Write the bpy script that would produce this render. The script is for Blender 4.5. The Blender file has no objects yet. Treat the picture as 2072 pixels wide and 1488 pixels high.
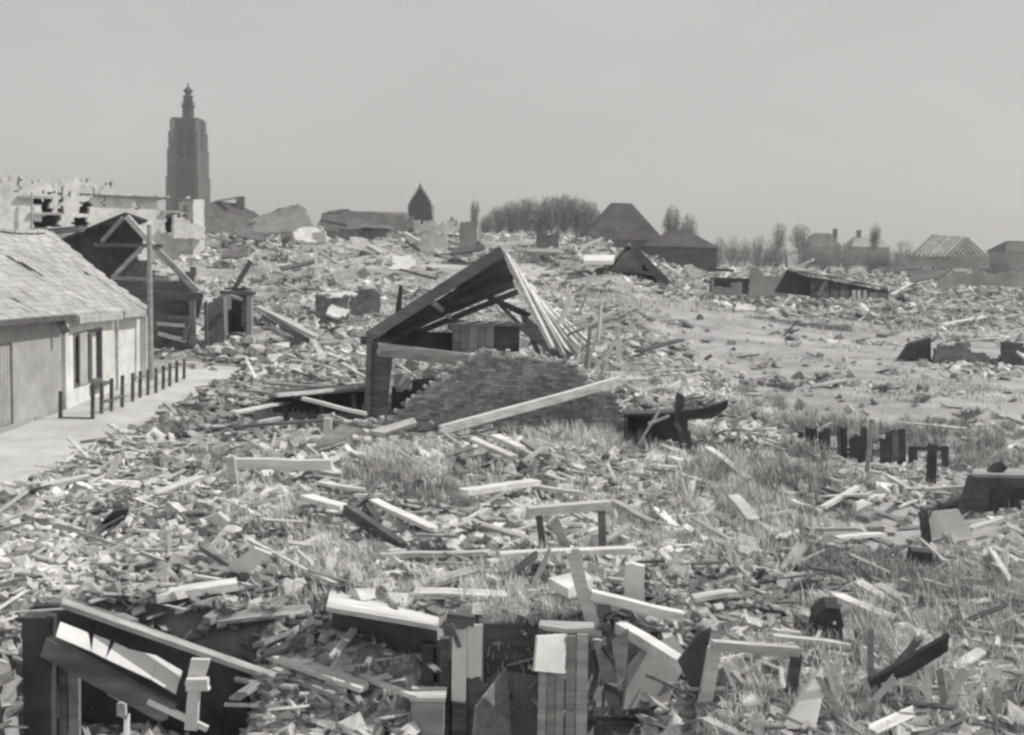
import bpy, math, random
import numpy as np
from mathutils import Vector, Matrix
R = math.radians
rng = np.random.default_rng(1945)
random.seed(1945)
sc = bpy.context.scene
col = sc.collection

# ---------------------------------------------------------------- camera, sky, sun, exposure
CAM = Vector((0.0, 0.0, 5.0))
F = 2500.0 / 2072.0                      # focal length in picture widths
PITCH, ROLL = 6.14, 1.5
cam_d = bpy.data.cameras.new('camera'); cam = bpy.data.objects.new('camera', cam_d); col.objects.link(cam)
CM = Matrix.Rotation(R(90 - PITCH), 3, 'X') @ Matrix.Rotation(R(ROLL), 3, 'Z')
cam.matrix_world = Matrix.Translation(CAM) @ CM.to_4x4()
cam_d.sensor_width = 36; cam_d.lens = 36 * F; cam_d.clip_start = 0.5; cam_d.clip_end = 6000
sc.camera = cam

SUN_AZ, SUN_EL = 9, 48                   # sun stands to the right, a little beyond the ruins
sd = Vector((math.cos(R(SUN_EL)) * math.cos(R(SUN_AZ)), math.cos(R(SUN_EL)) * math.sin(R(SUN_AZ)), math.sin(R(SUN_EL))))
sun_d = bpy.data.lights.new('sun', 'SUN'); sun = bpy.data.objects.new('sun', sun_d); col.objects.link(sun)
sun_d.energy = 3.3; sun_d.angle = R(0.6); sun_d.color = (1.0, 0.985, 0.95)
sun.rotation_euler = sd.to_track_quat('Z', 'Y').to_euler()

w = bpy.data.worlds.new('World'); sc.world = w; w.use_nodes = True
nt = w.node_tree; nt.nodes.clear()
N = nt.nodes.new; L = nt.links.new
out = N('ShaderNodeOutputWorld'); bg = N('ShaderNodeBackground'); sky = N('ShaderNodeTexSky')
sky.sky_type = 'NISHITA'; sky.sun_disc = False; sky.sun_elevation = R(SUN_EL); sky.sun_rotation = R(90 - SUN_AZ)
bw = N('ShaderNodeRGBToBW'); L(sky.outputs[0], bw.inputs[0])
tc = N('ShaderNodeTexCoord'); mp = N('ShaderNodeMapping'); mp.inputs['Scale'].default_value = (1, 1, 3.2)
L(tc.outputs['Generated'], mp.inputs['Vector'])
nz = N('ShaderNodeTexNoise'); nz.inputs['Scale'].default_value = 2.6; nz.inputs['Detail'].default_value = 6; nz.inputs['Roughness'].default_value = 0.55
L(mp.outputs[0], nz.inputs['Vector'])
mr = N('ShaderNodeMapRange'); mr.inputs[1].default_value = 0.3; mr.inputs[2].default_value = 0.7
mr.inputs[3].default_value = 5.4; mr.inputs[4].default_value = 6.15           # thin high cloud veil
L(nz.outputs[0], mr.inputs[0])
mx = N('ShaderNodeMix'); mx.inputs[0].default_value = 0.86
L(bw.outputs[0], mx.inputs[2]); L(mr.outputs[0], mx.inputs[3])
cc = N('ShaderNodeCombineColor'); L(mx.outputs[0], cc.inputs[0]); L(mx.outputs[0], cc.inputs[1])
mb_ = N('ShaderNodeMath'); mb_.operation = 'MULTIPLY'; mb_.inputs[1].default_value = 0.975; L(mx.outputs[0], mb_.inputs[0]); L(mb_.outputs[0], cc.inputs[2])
L(cc.outputs[0], bg.inputs[0]); bg.inputs[1].default_value = 0.1
L(bg.outputs[0], out.inputs[0])
vs = sc.view_settings; vs.view_transform = 'Standard'; vs.look = 'None'; vs.exposure = 0.0; vs.gamma = 1.0; vs.use_curve_mapping = False
sc.cycles.max_bounces = 5; sc.cycles.diffuse_bounces = 3; sc.cycles.glossy_bounces = 1; sc.cycles.use_denoising = True
sc.cycles.filter_width = 2.7              # the old print is soft

# ---------------------------------------------------------------- terrain function and picture geometry
def vnoise(x, y, s=0):
    x = np.asarray(x, float); y = np.asarray(y, float)
    xi = np.floor(x); yi = np.floor(y); fx = x - xi; fy = y - yi
    xi = xi.astype(np.int64); yi = yi.astype(np.int64)
    def h(i, j):
        n = (i * 374761393 + j * 668265263 + s * 974634777) & 0xffffffff
        n = ((n ^ (n >> 13)) * 1274126177) & 0xffffffff
        return ((n ^ (n >> 16)) & 0xffff) / 65535.0
    u = fx * fx * (3 - 2 * fx); v = fy * fy * (3 - 2 * fy)
    return (h(xi, yi) * (1 - u) + h(xi + 1, yi) * u) * (1 - v) + (h(xi, yi + 1) * (1 - u) + h(xi + 1, yi + 1) * u) * v
def fbm(x, y, s=0, o=4):
    t = 0; a = 0.5; f = 1.0
    for k in range(o):
        t = t + a * (vnoise(np.asarray(x) * f, np.asarray(y) * f, s + k) - 0.5) * 2; a *= 0.5; f *= 2.03
    return t
def sm(a, b, x):
    t = np.clip((np.asarray(x, float) - a) / (b - a), 0, 1); return t * t * (3 - 2 * t)
def rightflat(x, y):
    """how much a place belongs to the open sandy field on the right"""
    x = np.asarray(x, float); y = np.asarray(y, float)
    return sm(0, 3.0, x - (4.4 + 0.02 * (y - 24) + 1.6 * fbm(x * 0.15, y * 0.15, 71, 2))) * sm(20, 28, y)
PITS = ((-5.1, 29.2, 1.5, 1.1, .95), (-2.6, 28.6, 1.0, 1.0, .9))
def clearing(x, y):
    return np.exp(-(((np.asarray(x) - 6.3) / 1.9) ** 4 + ((np.asarray(y) - 18.7) / 1.5) ** 4))
def H(x, y):
    x = np.asarray(x, float); y = np.asarray(y, float)
    edge = x + 0.55 * fbm(x * 0.0 + 3, y * 0.35, 5, 2)
    mound = sm(-9.4, -7.2, edge)
    mound = np.maximum(mound, sm(42.5, 47.5, y + 0.8 * fbm(x * 0.3, y * 0.3, 8, 2)) * sm(-14.5, -9, x + 0.0 * y))
    rough = 0.30 * fbm(x * 0.32, y * 0.32, 11, 4) + 0.12 * fbm(x * 1.3, y * 1.3, 21, 3)
    rf = rightflat(x, y)
    h = mound * (0.75 * (1 - 0.75 * rf) + rough * (1 - 0.72 * rf))
    # long heap of wrecked houses behind the ruin, left of centre
    hill = sm(46, 98, y) * (1 - sm(6, 20, x - 0.02 * (y - 60))) * (1 - 0.8 * sm(150, 230, y))
    h = h + hill * (3.5 + 0.9 * fbm(x * 0.08, y * 0.08, 31, 4)) * sm(-70, -30, x)
    h = h + sm(55, 90, y) * sm(6, 18, x) * (0.35 + 0.4 * fbm(x * 0.1, y * 0.1, 41, 3)) * (1 - sm(140, 220, y))
    # drop in front of the nearest walls
    soft = sm(-2.9, -2.5, x) * (1 - sm(-0.95, -0.7, x))
    yy = y + 0.12 * fbm(x * 0.8, y * 0, 51, 2)
    drop = (1 - sm(13.36 - 1.5 * soft, 13.62, yy)) * (1 - sm(1.0, 2.4, x)) * sm(-5.4, -5.2, x)
    h = h - drop * (1.45 - 0.35 * soft)
    h = h - (1 - sm(11.5, 16, y)) * 0.6 * sm(1.0, 2.4, x)
    # hollows dug for dark shade beside the thick post and behind the brick wall
    for (cx, cy, rx, ry, dp) in PITS: h = h - dp * np.exp(-(((x - cx) / rx) ** 4 + ((y - cy) / ry) ** 4))
    # levelled patch of sand at right
    cl = clearing(x, y); h = h * (1 - .6 * cl) + .3 * .6 * cl
    return h
def H1(x, y): return float(H(np.array([x]), np.array([y]))[0])
def ray(px, py):
    return CM @ Vector(((px / 2072 - 0.5) / F, -((py - 744) / 2072) / F, -1.0))
def at(px, py, Y):
    d = ray(px, py); return CAM + d * (Y / d.y)
_Ys = np.concatenate([np.arange(7, 40, 0.04), np.arange(40, 120, 0.15), np.arange(120, 700, 1.0)])
def gp(px, py, lift=0.0):
    """the place on the terrain that the photograph shows there"""
    d = ray(px, py); k = _Ys / d.y
    x = d.x * k; z = CAM.z + d.z * k
    g = H(x, _Ys) + lift
    i = np.nonzero(z <= g)[0]
    i = int(i[0]) if len(i) else len(_Ys) - 1
    return CAM + d * (_Ys[i] / d.y)

CMi = CM.inverted()
def proj(p):
    q = CMi @ (Vector(p) - CAM); return (0.5 + F * q.x / -q.z) * 2072, 744 - F * q.y / -q.z * 2072
def onplane(px, py, P0, Nn):
    d = ray(px, py); Nn = Vector(Nn); return CAM + d * ((Vector(P0) - CAM).dot(Nn) / d.dot(Nn))

# ---------------------------------------------------------------- materials
MATS = {}
def mat(name, v, var=0.35, scale=3.0, spot=0.25, bump=0.3, rough=0.9, stretch=None, bscale=None, rnd=0.5, patch=0.0):
    m = bpy.data.materials.new(name); m.use_nodes = True
    nt = m.node_tree; n = nt.nodes; l = nt.links.new
    b = n['Principled BSDF']; b.inputs['Roughness'].default_value = rough
    try: b.inputs['Specular IOR Level'].default_value = 0.25
    except Exception: pass
    tc = n.new('ShaderNodeTexCoord'); mp = n.new('ShaderNodeMapping')
    if stretch: mp.inputs['Scale'].default_value = stretch
    l(tc.outputs['Object'], mp.inputs['Vector'])
    a = n.new('ShaderNodeTexNoise'); a.inputs['Scale'].default_value = scale; a.inputs['Detail'].default_value = 7; a.inputs['Roughness'].default_value = 0.65
    l(mp.outputs[0], a.inputs['Vector'])
    c = n.new('ShaderNodeTexNoise'); c.inputs['Scale'].default_value = scale * 0.23; c.inputs['Detail'].default_value = 4
    l(mp.outputs[0], c.inputs['Vector'])
    def rngmap(src, lo, hi, f0=0.3, f1=0.7):
        q = n.new('ShaderNodeMapRange'); q.inputs[1].default_value = f0; q.inputs[2].default_value = f1
        q.inputs[3].default_value = lo; q.inputs[4].default_value = hi; l(src, q.inputs[0]); return q.outputs[0]
    def mul(p, q):
        k = n.new('ShaderNodeMath'); k.operation = 'MULTIPLY'
        if isinstance(p, float): k.inputs[0].default_value = p
        else: l(p, k.inputs[0])
        if isinstance(q, float): k.inputs[1].default_value = q
        else: l(q, k.inputs[1])
        return k.outputs[0]
    r1 = rngmap(a.outputs[0], 1 - var, 1 + var); r2 = rngmap(c.outputs[0], 1 - spot, 1 + spot)
    val = mul(mul(r1, r2), float(v))
    if patch:
        pn = n.new('ShaderNodeTexNoise'); pn.inputs['Scale'].default_value = 0.16; pn.inputs['Detail'].default_value = 5; pn.inputs['Roughness'].default_value = 0.6
        ge0 = n.new('ShaderNodeNewGeometry'); l(ge0.outputs['Position'], pn.inputs['Vector'])
        val = mul(val, rngmap(pn.outputs[0], 1 - patch, 1 + patch * .35, 0.36, 0.62))
    if rnd:
        ge = n.new('ShaderNodeNewGeometry'); oi = n.new('ShaderNodeObjectInfo')
        ad = n.new('ShaderNodeMath'); ad.operation = 'ADD'; l(ge.outputs['Random Per Island'], ad.inputs[0]); l(oi.outputs['Random'], ad.inputs[1])
        fr = n.new('ShaderNodeMath'); fr.operation = 'FRACT'; l(ad.outputs[0], fr.inputs[0])
        val = mul(val, rngmap(fr.outputs[0], 1 - rnd, 1 + rnd, 0, 1))
    mn = n.new('ShaderNodeMath'); mn.operation = 'MINIMUM'; l(val, mn.inputs[0]); mn.inputs[1].default_value = 0.82
    cc = n.new('ShaderNodeCombineColor'); l(mn.outputs[0], cc.inputs[0]); l(mn.outputs[0], cc.inputs[1]); l(mul(mn.outputs[0], 0.985), cc.inputs[2])
    l(cc.outputs[0], b.inputs['Base Color'])
    if bump:
        bp = n.new('ShaderNodeBump'); bp.inputs['Strength'].default_value = bump; bp.inputs['Distance'].default_value = 0.03
        if bscale:
            e = n.new('ShaderNodeTexNoise'); e.inputs['Scale'].default_value = bscale; e.inputs['Detail'].default_value = 5; l(mp.outputs[0], e.inputs['Vector']); l(e.outputs[0], bp.inputs['Height'])
        else: l(a.outputs[0], bp.inputs['Height'])
        l(bp.outputs[0], b.inputs['Normal'])
    MATS[name] = m; return m
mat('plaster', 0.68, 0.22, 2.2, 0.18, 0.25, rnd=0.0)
mat('plaster_grey', 0.38, 0.2, 2.0, 0.15, 0.25, rnd=0.0)
mat('wood_pale', 0.62, 0.28, 5, 0.15, 0.35, stretch=(0.35, 2.2, 2.2), rnd=0.2)
mat('wood_grey', 0.36, 0.35, 5, 0.2, 0.4, stretch=(0.35, 2.2, 2.2), rnd=0.3)
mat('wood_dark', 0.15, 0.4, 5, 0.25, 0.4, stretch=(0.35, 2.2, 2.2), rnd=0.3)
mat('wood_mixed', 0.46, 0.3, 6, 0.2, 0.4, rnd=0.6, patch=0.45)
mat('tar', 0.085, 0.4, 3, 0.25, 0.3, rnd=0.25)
mat('brick', 0.31, 0.4, 7, 0.25, 0.5, rnd=0.35)
mat('brick_core', 0.22, 0.35, 6, 0.25, 0.6, rnd=0.0)
mat('mortar', 0.45, 0.3, 6, 0.2, 0.6, rnd=0.0)
mat('rubble', 0.47, 0.3, 7, 0.2, 0.5, rnd=0.55, patch=0.5)
mat('stone_pale', 0.56, 0.2, 6, 0.15, 0.4, rnd=0.2)
mat('ground', 0.40, 0.32, 1.7, 0.35, 0.9, rnd=0.0, bscale=9, patch=0.5)
mat('street', 0.52, 0.14, 1.2, 0.16, 0.35, rnd=0.0, bscale=6)
mat('sand', 0.46, 0.22, 1.3, 0.28, 0.5, rnd=0.0, bscale=5)
mat('tile', 0.42, 0.16, 4, 0.14, 0.3, rnd=0.15)
mat('tile_dark', 0.11, 0.3, 3, 0.3, 0.3, rnd=0.25)
mat('tower_stone', 0.10, 0.3, 0.6, 0.25, 0.4, rnd=0.0)
mat('tower_trim', 0.17, 0.25, 0.6, 0.2, 0.3, rnd=0.0)
mat('iron', 0.07, 0.25, 2, 0.2, 0.2, rough=0.6, rnd=0.0)
mat('grass', 0.74, 0.25, 2, 0.2, 0, rnd=0.45)
mat('grass_dark', 0.40, 0.25, 2, 0.25, 0, rnd=0.45)
mat('twig', 0.30, 0.25, 2, 0.2, 0, rnd=0.35)
mat('bark', 0.2, 0.3, 4, 0.2, 0.4, rnd=0.0)
mat('paint_white', 0.70, 0.12, 3, 0.1, 0.15, rnd=0.0)
mat('far_roof', 0.17, 0.25, 1.0, 0.2, 0.3, rnd=0.0)
mat('far_wall', 0.36, 0.2, 1.0, 0.2, 0.3, rnd=0.0)
mat('glass', 0.06, 0.1, 2, 0.1, 0, rough=0.15, rnd=0.0)

# ---------------------------------------------------------------- mesh helpers
def V(*a): return Vector(a)
class MB:
    def __init__(s): s.v = []; s.f = []
    def add(s, vs, fs):
        o = len(s.v); s.v += [tuple(q) for q in vs]; s.f += [tuple(i + o for i in f) for f in fs]; return s
    def box(s, c, sz, rot=None):
        c = Vector(c); p = []
        for x in (-.5, .5):
            for y in (-.5, .5):
                for z in (-.5, .5):
                    q = Vector((x * sz[0], y * sz[1], z * sz[2])); p.append(c + (rot @ q if rot else q))
        return s.add(p, [(0, 1, 3, 2), (4, 6, 7, 5), (0, 4, 5, 1), (2, 3, 7, 6), (0, 2, 6, 4), (1, 5, 7, 3)])
    def board(s, p0, p1, w, t, up=(0, 0, 1), n=3, jag=0.0, warp=0.0, taper=1.0, r=random):
        """a plank from p0 to p1, w wide and t thick, ends broken by jag"""
        p0 = Vector(p0); p1 = Vector(p1); a = p1 - p0; Ln = a.length or 1e-3; a.normalize()
        u = Vector(up); b = u.cross(a)
        if b.length < 1e-3: b = Vector((0, 1, 0)).cross(a)
        b.normalize(); c = a.cross(b)
        k = 4 if jag else 2; vs = []
        e0 = [r.uniform(-1, 0.3) * jag for _ in range(k)]; e1 = [r.uniform(-1, 0.3) * jag for _ in range(k)]
        for i in range(n):
            f = i / (n - 1); o = Vector((r.uniform(-1, 1), r.uniform(-1, 1), r.uniform(-1, 1))) * warp if 0 < i < n - 1 else Vector()
            sc_ = 1 + (taper - 1) * f
            for j in range(k):
                g = j / (k - 1) - 0.5
                ext = (-e0[j] if i == 0 else e1[j] if i == n - 1 else 0)
                base = p0 + a * (Ln * f + ext) + b * (g * w * sc_) + o
                vs += [base - c * (t / 2), base + c * (t / 2)]
        fs = []
        def id(i, j, q): return (i * k + j) * 2 + q
        for i in range(n - 1):
            for j in range(k - 1):
                fs.append((id(i, j, 1), id(i + 1, j, 1), id(i + 1, j + 1, 1), id(i, j + 1, 1)))
                fs.append((id(i, j, 0), id(i, j + 1, 0), id(i + 1, j + 1, 0), id(i + 1, j, 0)))
            fs.append((id(i, 0, 0), id(i + 1, 0, 0), id(i + 1, 0, 1), id(i, 0, 1)))
            fs.append((id(i, k - 1, 0), id(i, k - 1, 1), id(i + 1, k - 1, 1), id(i + 1, k - 1, 0)))
        for j in range(k - 1):
            fs.append((id(0, j, 0), id(0, j, 1), id(0, j + 1, 1), id(0, j + 1, 0)))
            fs.append((id(n - 1, j, 0), id(n - 1, j + 1, 0), id(n - 1, j + 1, 1), id(n - 1, j, 1)))
        return s.add(vs, fs)
    def tube(s, p0, p1, r0, r1, n=8):
        p0 = Vector(p0); p1 = Vector(p1); a = (p1 - p0).normalized()
        b = a.orthogonal().normalized(); c = a.cross(b); vs = []
        for p, r in ((p0, r0), (p1, r1)):
            for i in range(n):
                t = 2 * math.pi * i / n; vs.append(p + b * (math.cos(t) * r) + c * (math.sin(t) * r))
        fs = [(i, (i + 1) % n, n + (i + 1) % n, n + i) for i in range(n)] + [tuple(range(n - 1, -1, -1)), tuple(range(n, 2 * n))]
        return s.add(vs, fs)
    def prism(s, poly, off):
        off = Vector(off); n = len(poly); p = [Vector(q) for q in poly]
        vs = p + [q + off for q in p]
        return s.add(vs, [tuple(range(n - 1, -1, -1)), tuple(range(n, 2 * n))] + [(i, (i + 1) % n, n + (i + 1) % n, n + i) for i in range(n)])
    def lathe(s, prof, c, n=8, rot=0.0):
        c = Vector(c); vs = []; m = len(prof)
        for r, z in prof:
            for i in range(n):
                t = 2 * math.pi * (i + rot) / n; vs.append(c + Vector((math.cos(t) * r, math.sin(t) * r, z)))
        fs = [(k * n + i, k * n + (i + 1) % n, (k + 1) * n + (i + 1) % n, (k + 1) * n + i) for k in range(m - 1) for i in range(n)]
        fs += [tuple(range(n - 1, -1, -1)), tuple(range((m - 1) * n, m * n))]
        return s.add(vs, fs)
    def grid(s, keep, u0, u1, v0, v1, cell, th, O, U, Vv, jit=0.25, seed=1):
        """a wall of small cells with a ragged outline; keep(u, v) tells where it still stands"""
        O = Vector(O); U = Vector(U); Vv = Vector(Vv); Nn = U.cross(Vv).normalized()
        nu = max(1, int(round((u1 - u0) / cell))); nv = max(1, int(round((v1 - v0) / cell)))
        K = [[bool(keep(u0 + (i + .5) * cell, v0 + (j + .5) * cell)) for j in range(nv)] for i in range(nu)]
        rr = random.Random(seed); ids = {}; vs = []; fs = []
        jt = {(i, j): (rr.uniform(-jit, jit) * cell, rr.uniform(-jit, jit) * cell) for i in range(nu + 1) for j in range(nv + 1)}
        def vid(i, j, q):
            if (i, j, q) not in ids:
                a, b = jt[(i, j)]
                ids[(i, j, q)] = len(vs); vs.append(O + U * (u0 + i * cell + a) + Vv * (v0 + j * cell + b) + Nn * (th if q else 0))
            return ids[(i, j, q)]
        def kk(i, j): return 0 <= i < nu and 0 <= j < nv and K[i][j]
        for i in range(nu):
            for j in range(nv):
                if not K[i][j]: continue
                fs.append((vid(i, j, 1), vid(i + 1, j, 1), vid(i + 1, j + 1, 1), vid(i, j + 1, 1)))
                fs.append((vid(i, j, 0), vid(i, j + 1, 0), vid(i + 1, j + 1, 0), vid(i + 1, j, 0)))
                if not kk(i, j - 1): fs.append((vid(i, j, 0), vid(i + 1, j, 0), vid(i + 1, j, 1), vid(i, j, 1)))
                if not kk(i, j + 1): fs.append((vid(i, j + 1, 0), vid(i, j + 1, 1), vid(i + 1, j + 1, 1), vid(i + 1, j + 1, 0)))
                if not kk(i - 1, j): fs.append((vid(i, j, 0), vid(i, j, 1), vid(i, j + 1, 1), vid(i, j + 1, 0)))
                if not kk(i + 1, j): fs.append((vid(i + 1, j, 0), vid(i + 1, j + 1, 0), vid(i + 1, j + 1, 1), vid(i + 1, j, 1)))
        return s.add(vs, fs)
    def build(s, name, m, parent=None, **kw):
        o_ = Vector((0, 0, 0))
        me = bpy.data.meshes.new(name)
        if parent is not None: o_ = BASE[parent.name]
        elif kw.get('base') is not None: o_ = Vector(kw['base'])
        me.from_pydata([(a - o_.x, b - o_.y, c - o_.z) for a, b, c in s.v], [], s.f); me.update()
        me.materials.append(MATS[m])
        o = bpy.data.objects.new(name, me); col.objects.link(o)
        if parent is not None: o.parent = parent; BASE[o.name] = o_
        else: o.location = o_; BASE[o.name] = o_
        tag(o, kw.get('label'), kw.get('cat'), kw.get('group'), kw.get('kind'))
        return o
BASE = {}
def tag(o, label=None, cat=None, group=None, kind=None):
    if label: o['label'] = label
    if cat: o['category'] = cat
    if group: o['group'] = group
    if kind: o['kind'] = kind
    return o
def thing(name, label, cat, base, group=None):
    o = bpy.data.objects.new(name, None); col.objects.link(o); o.empty_display_size = 0.2
    o.location = Vector(base); BASE[o.name] = Vector(base)
    return tag(o, label, cat, group)
def fastmesh(name, verts, faces, m, **kw):
    """verts (n,3), faces (m,3)"""
    me = bpy.data.meshes.new(name)
    me.vertices.add(len(verts)); me.vertices.foreach_set('co', np.ascontiguousarray(verts, np.float32).ravel())
    k = faces.shape[1]
    me.loops.add(faces.size); me.loops.foreach_set('vertex_index', np.ascontiguousarray(faces, np.int32).ravel())
    me.polygons.add(len(faces)); me.polygons.foreach_set('loop_start', np.arange(0, faces.size, k, dtype=np.int32))
    me.polygons.foreach_set('loop_total', np.full(len(faces), k, np.int32))
    me.polygons.foreach_set('use_smooth', np.full(len(faces), name == 'ground', bool))
    me.update(calc_edges=True); me.validate()
    me.materials.append(MATS[m])
    o = bpy.data.objects.new(name, me); col.objects.link(o)
    return tag(o, kw.get('label'), kw.get('cat'), kw.get('group'), kw.get('kind'))
def inpoly(poly):
    def f(x, y):
        c = False; n = len(poly)
        for i in range(n):
            x0, y0 = poly[i]; x1, y1 = poly[i - 1]
            if (y0 > y) != (y1 > y) and x < (x1 - x0) * (y - y0) / (y1 - y0) + x0: c = not c
        return c
    return f

# ---------------------------------------------------------------- the setting: ground, street, sandy field
ys = np.concatenate([[-20, -5, 2, 5], np.geomspace(8, 1000, 330), [1600, 3000]])
us = np.linspace(-1, 1, 321)
us = us * 0.55 + 0.45 * us ** 3
GX = us[None, :] * (np.maximum(ys, 8)[:, None] * 0.95 + 14); GY = np.repeat(ys[:, None], len(us), 1)
GZ = H(GX, GY)
gv = np.stack([GX, GY, GZ], -1).reshape(-1, 3); nn = len(us)
ii, jj = np.meshgrid(np.arange(len(ys) - 1), np.arange(nn - 1), indexing='ij'); a0 = (ii * nn + jj).ravel()
ground = fastmesh('ground', gv, np.stack([a0, a0 + 1, a0 + nn + 1, a0 + nn], 1), 'ground', kind='structure')
gm = MATS['ground']      # soil and dust, with pale sand showing on the open field
g_nt = gm.node_tree; gn = g_nt.nodes; gl = g_nt.links.new
at_ = ground.data.attributes.new('sand', 'FLOAT', 'POINT')
sandv = np.clip(np.maximum(rightflat(gv[:, 0], gv[:, 1]), clearing(gv[:, 0], gv[:, 1])) * (0.75 + 0.9 * fbm(gv[:, 0] * 0.12, gv[:, 1] * 0.12, 91, 4)), 0, 1)
at_.data.foreach_set('value', sandv.astype(np.float32))
an = gn.new('ShaderNodeAttribute'); an.attribute_name = 'sand'
mm = gn.new('ShaderNodeMix'); mm.data_type = 'RGBA'
pb = gn['Principled BSDF']; src = pb.inputs['Base Color'].links[0].from_socket
lk = pb.inputs['Base Color'].links[0]; g_nt.links.remove(lk)
sn = gn.new('ShaderNodeTexNoise'); sn.inputs['Scale'].default_value = 0.55; sn.inputs['Detail'].default_value = 10; sn.inputs['Roughness'].default_value = 0.68
t2 = gn.new('ShaderNodeTexCoord'); gl(t2.outputs['Object'], sn.inputs['Vector'])
sr = gn.new('ShaderNodeMapRange'); sr.inputs[1].default_value = 0.3; sr.inputs[2].default_value = 0.7; sr.inputs[3].default_value = 0.22; sr.inputs[4].default_value = 0.50
gl(sn.outputs[0], sr.inputs[0]); gl(an.outputs['Fac'], mm.inputs[0]); gl(src, mm.inputs[6]); gl(sr.outputs[0], mm.inputs[7]); gl(mm.outputs[2], pb.inputs['Base Color'])

sv = []; sf = []
for k in range(61):
    y = 6 + k * 0.62
    xr = -8.75 + 0.35 * math.sin(y * 0.4) + 0.25 * math.sin(y * 1.3 + 1)
    for j in range(7):
        x = -12.0 + (xr + 12.0) * j / 6
        sv.append((x, y, float(H1(x, y)) + 0.012 + 0.05 * math.sin(math.pi * j / 6)))
for k in range(60):
    for j in range(6): sf.append((k * 7 + j, k * 7 + j + 1, (k + 1) * 7 + j + 1, (k + 1) * 7 + j))
MB().add(sv, sf).build('street', 'street', kind='structure')


# ---------------------------------------------------------------- lighthouse tower, far left
TY = 390.0
tb = at(371, 470, TY); tx = tb.x; ty = TY + 6
tower = thing('lighthouse_tower', 'tall dark square church tower with corner buttresses and a lantern on top', 'tower', (tx, ty, 0))
def zt(py): return at(374, py, TY).z
def sq(hw, z0, z1, hw2=None):
    hw2 = hw2 or hw
    return [(hw * math.sqrt(2), z0), (hw2 * math.sqrt(2), z1)]
m = MB(); m.lathe(sq(4.3, 0, zt(330), 4.0) + sq(4.0, zt(330), zt(238), 3.7), (tx, ty, 0), 4, 0.5); m.build('shaft', 'tower_stone', tower)
for sx in (-1, 1):
    for sy in (-1, 1):
        m = MB(); cx, cy = tx + sx * 3.7, ty + sy * 3.7
        d = V(sx, sy, 0).normalized()
        rot = Matrix.Rotation(math.atan2(d.y, d.x), 3, 'Z')
        for (z0, z1, ln) in ((0, zt(360), 1.75), (zt(360), zt(305), 1.4), (zt(305), zt(268), 1.05), (zt(268), zt(243), 0.6)):
            m.box(V(cx, cy, (z0 + z1) / 2) + d * (ln * 0.3), (ln * 2, 1.5, z1 - z0), rot)
            m.box(V(cx, cy, z1 + 0.15) + d * (ln * 0.3 - 0.1), (ln * 2 + 0.25, 1.65, 0.4), rot)
        m.build('buttress', 'tower_trim', tower)
for (fx, fy) in ((0, -1), (1, 0), (-1, 0), (0, 1)):
    m = MB(); rot = Matrix.Rotation(math.atan2(fy, fx) - math.pi / 2, 3, 'Z') 
    for (z0, z1) in ((zt(385), zt(340)), (zt(318), zt(258))):
        for off in (-1.25, 1.25):
            m.box(V(tx, ty, (z0 + z1) / 2) + rot @ V(off, 4.0, 0), (0.8, 0.5, z1 - z0), rot)
    m.build('belfry_window', 'tar', tower)
m = MB(); m.lathe(sq(4.0, zt(246), zt(241)) + sq(4.1, zt(241), zt(237)), (tx, ty, 0), 4, 0.5); m.build('parapet', 'tower_stone', tower)
m = MB(); m.lathe([(1.9, zt(238)), (1.85, zt(214))], (tx, ty, 0), 12); lan = m.build('lantern', 'iron', tower)
m = MB(); m.lathe([(2.1, zt(214)), (2.2, zt(211)), (2.2, zt(209.5))], (tx, ty, 0), 12); m.build('gallery', 'iron', lan)
m = MB(); m.lathe([(1.55, zt(210)), (1.5, zt(193))], (tx, ty, 0), 12); m.build('lantern_room', 'glass', lan)
m = MB()
for k in range(12):
    t = k * math.pi / 6; m.tube((tx + 2.15 * math.cos(t), ty + 2.15 * math.sin(t), zt(210)), (tx + 2.15 * math.cos(t), ty + 2.15 * math.sin(t), zt(204)), 0.06, 0.06, 4)
m.lathe([(2.18, zt(204)), (2.18, zt(203.3))], (tx, ty, 0), 12); m.build('gallery_railing', 'iron', lan)
m = MB(); m.lathe([(1.75, zt(193)), (1.75, zt(191)), (1.0, zt(189)), (0.9, zt(185)), (1.45, zt(182)), (1.5, zt(179)), (1.1, zt(175.5)), (0.35, zt(172)), (0.12, zt(163))], (tx, ty, 0), 12); m.build('dome', 'iron', lan)

# ---------------------------------------------------------------- white cottage beside the street
FX = -12.1
cot = thing('cottage', 'low whitewashed cottage row with pale tiled roof beside the street', 'house', (FX, 32, 0))
def face(y0, y1, z0, z1, x, openings, name, mt, lab=None):
    """a wall along Y with rectangular holes"""
    ycuts = sorted({y0, y1} | {o[0] for o in openings} | {o[1] for o in openings})
    m = MB()
    for a, b in zip(ycuts, ycuts[1:]):
        mid = (a + b) / 2; hs = sorted((o[2], o[3]) for o in openings if o[0] <= mid <= o[1]); z = z0
        for (h0, h1) in hs + [(z1, z1)]:
            if h0 > z + 1e-3: m.box((x - 0.15, mid, (z + h0) / 2), (0.30, b - a, h0 - z))
            z = max(z, h1)
    return m.build(name, mt, cot, label=lab)
face(19, 33.0, -0.2, 2.62, FX, [(29.0, 29.75, 0.1, 2.1)], 'grey_wall', 'plaster_grey', 'grey rendered end of the cottage front')
face(33.02, 37.05, -0.2, 2.45, FX + 0.1, [(33.6, 34.9, 0.5, 2.0), (34.95, 35.9, 0.45, 2.0)], 'white_wall', 'plaster')
face(37.07, 40.2, -0.2, 2.25, FX + 0.02, [], 'low_white_wall', 'plaster')
m = MB(); m.box((FX - 0.12, 29.37, 1.1), (0.08, 0.73, 1.98)); 
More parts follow.
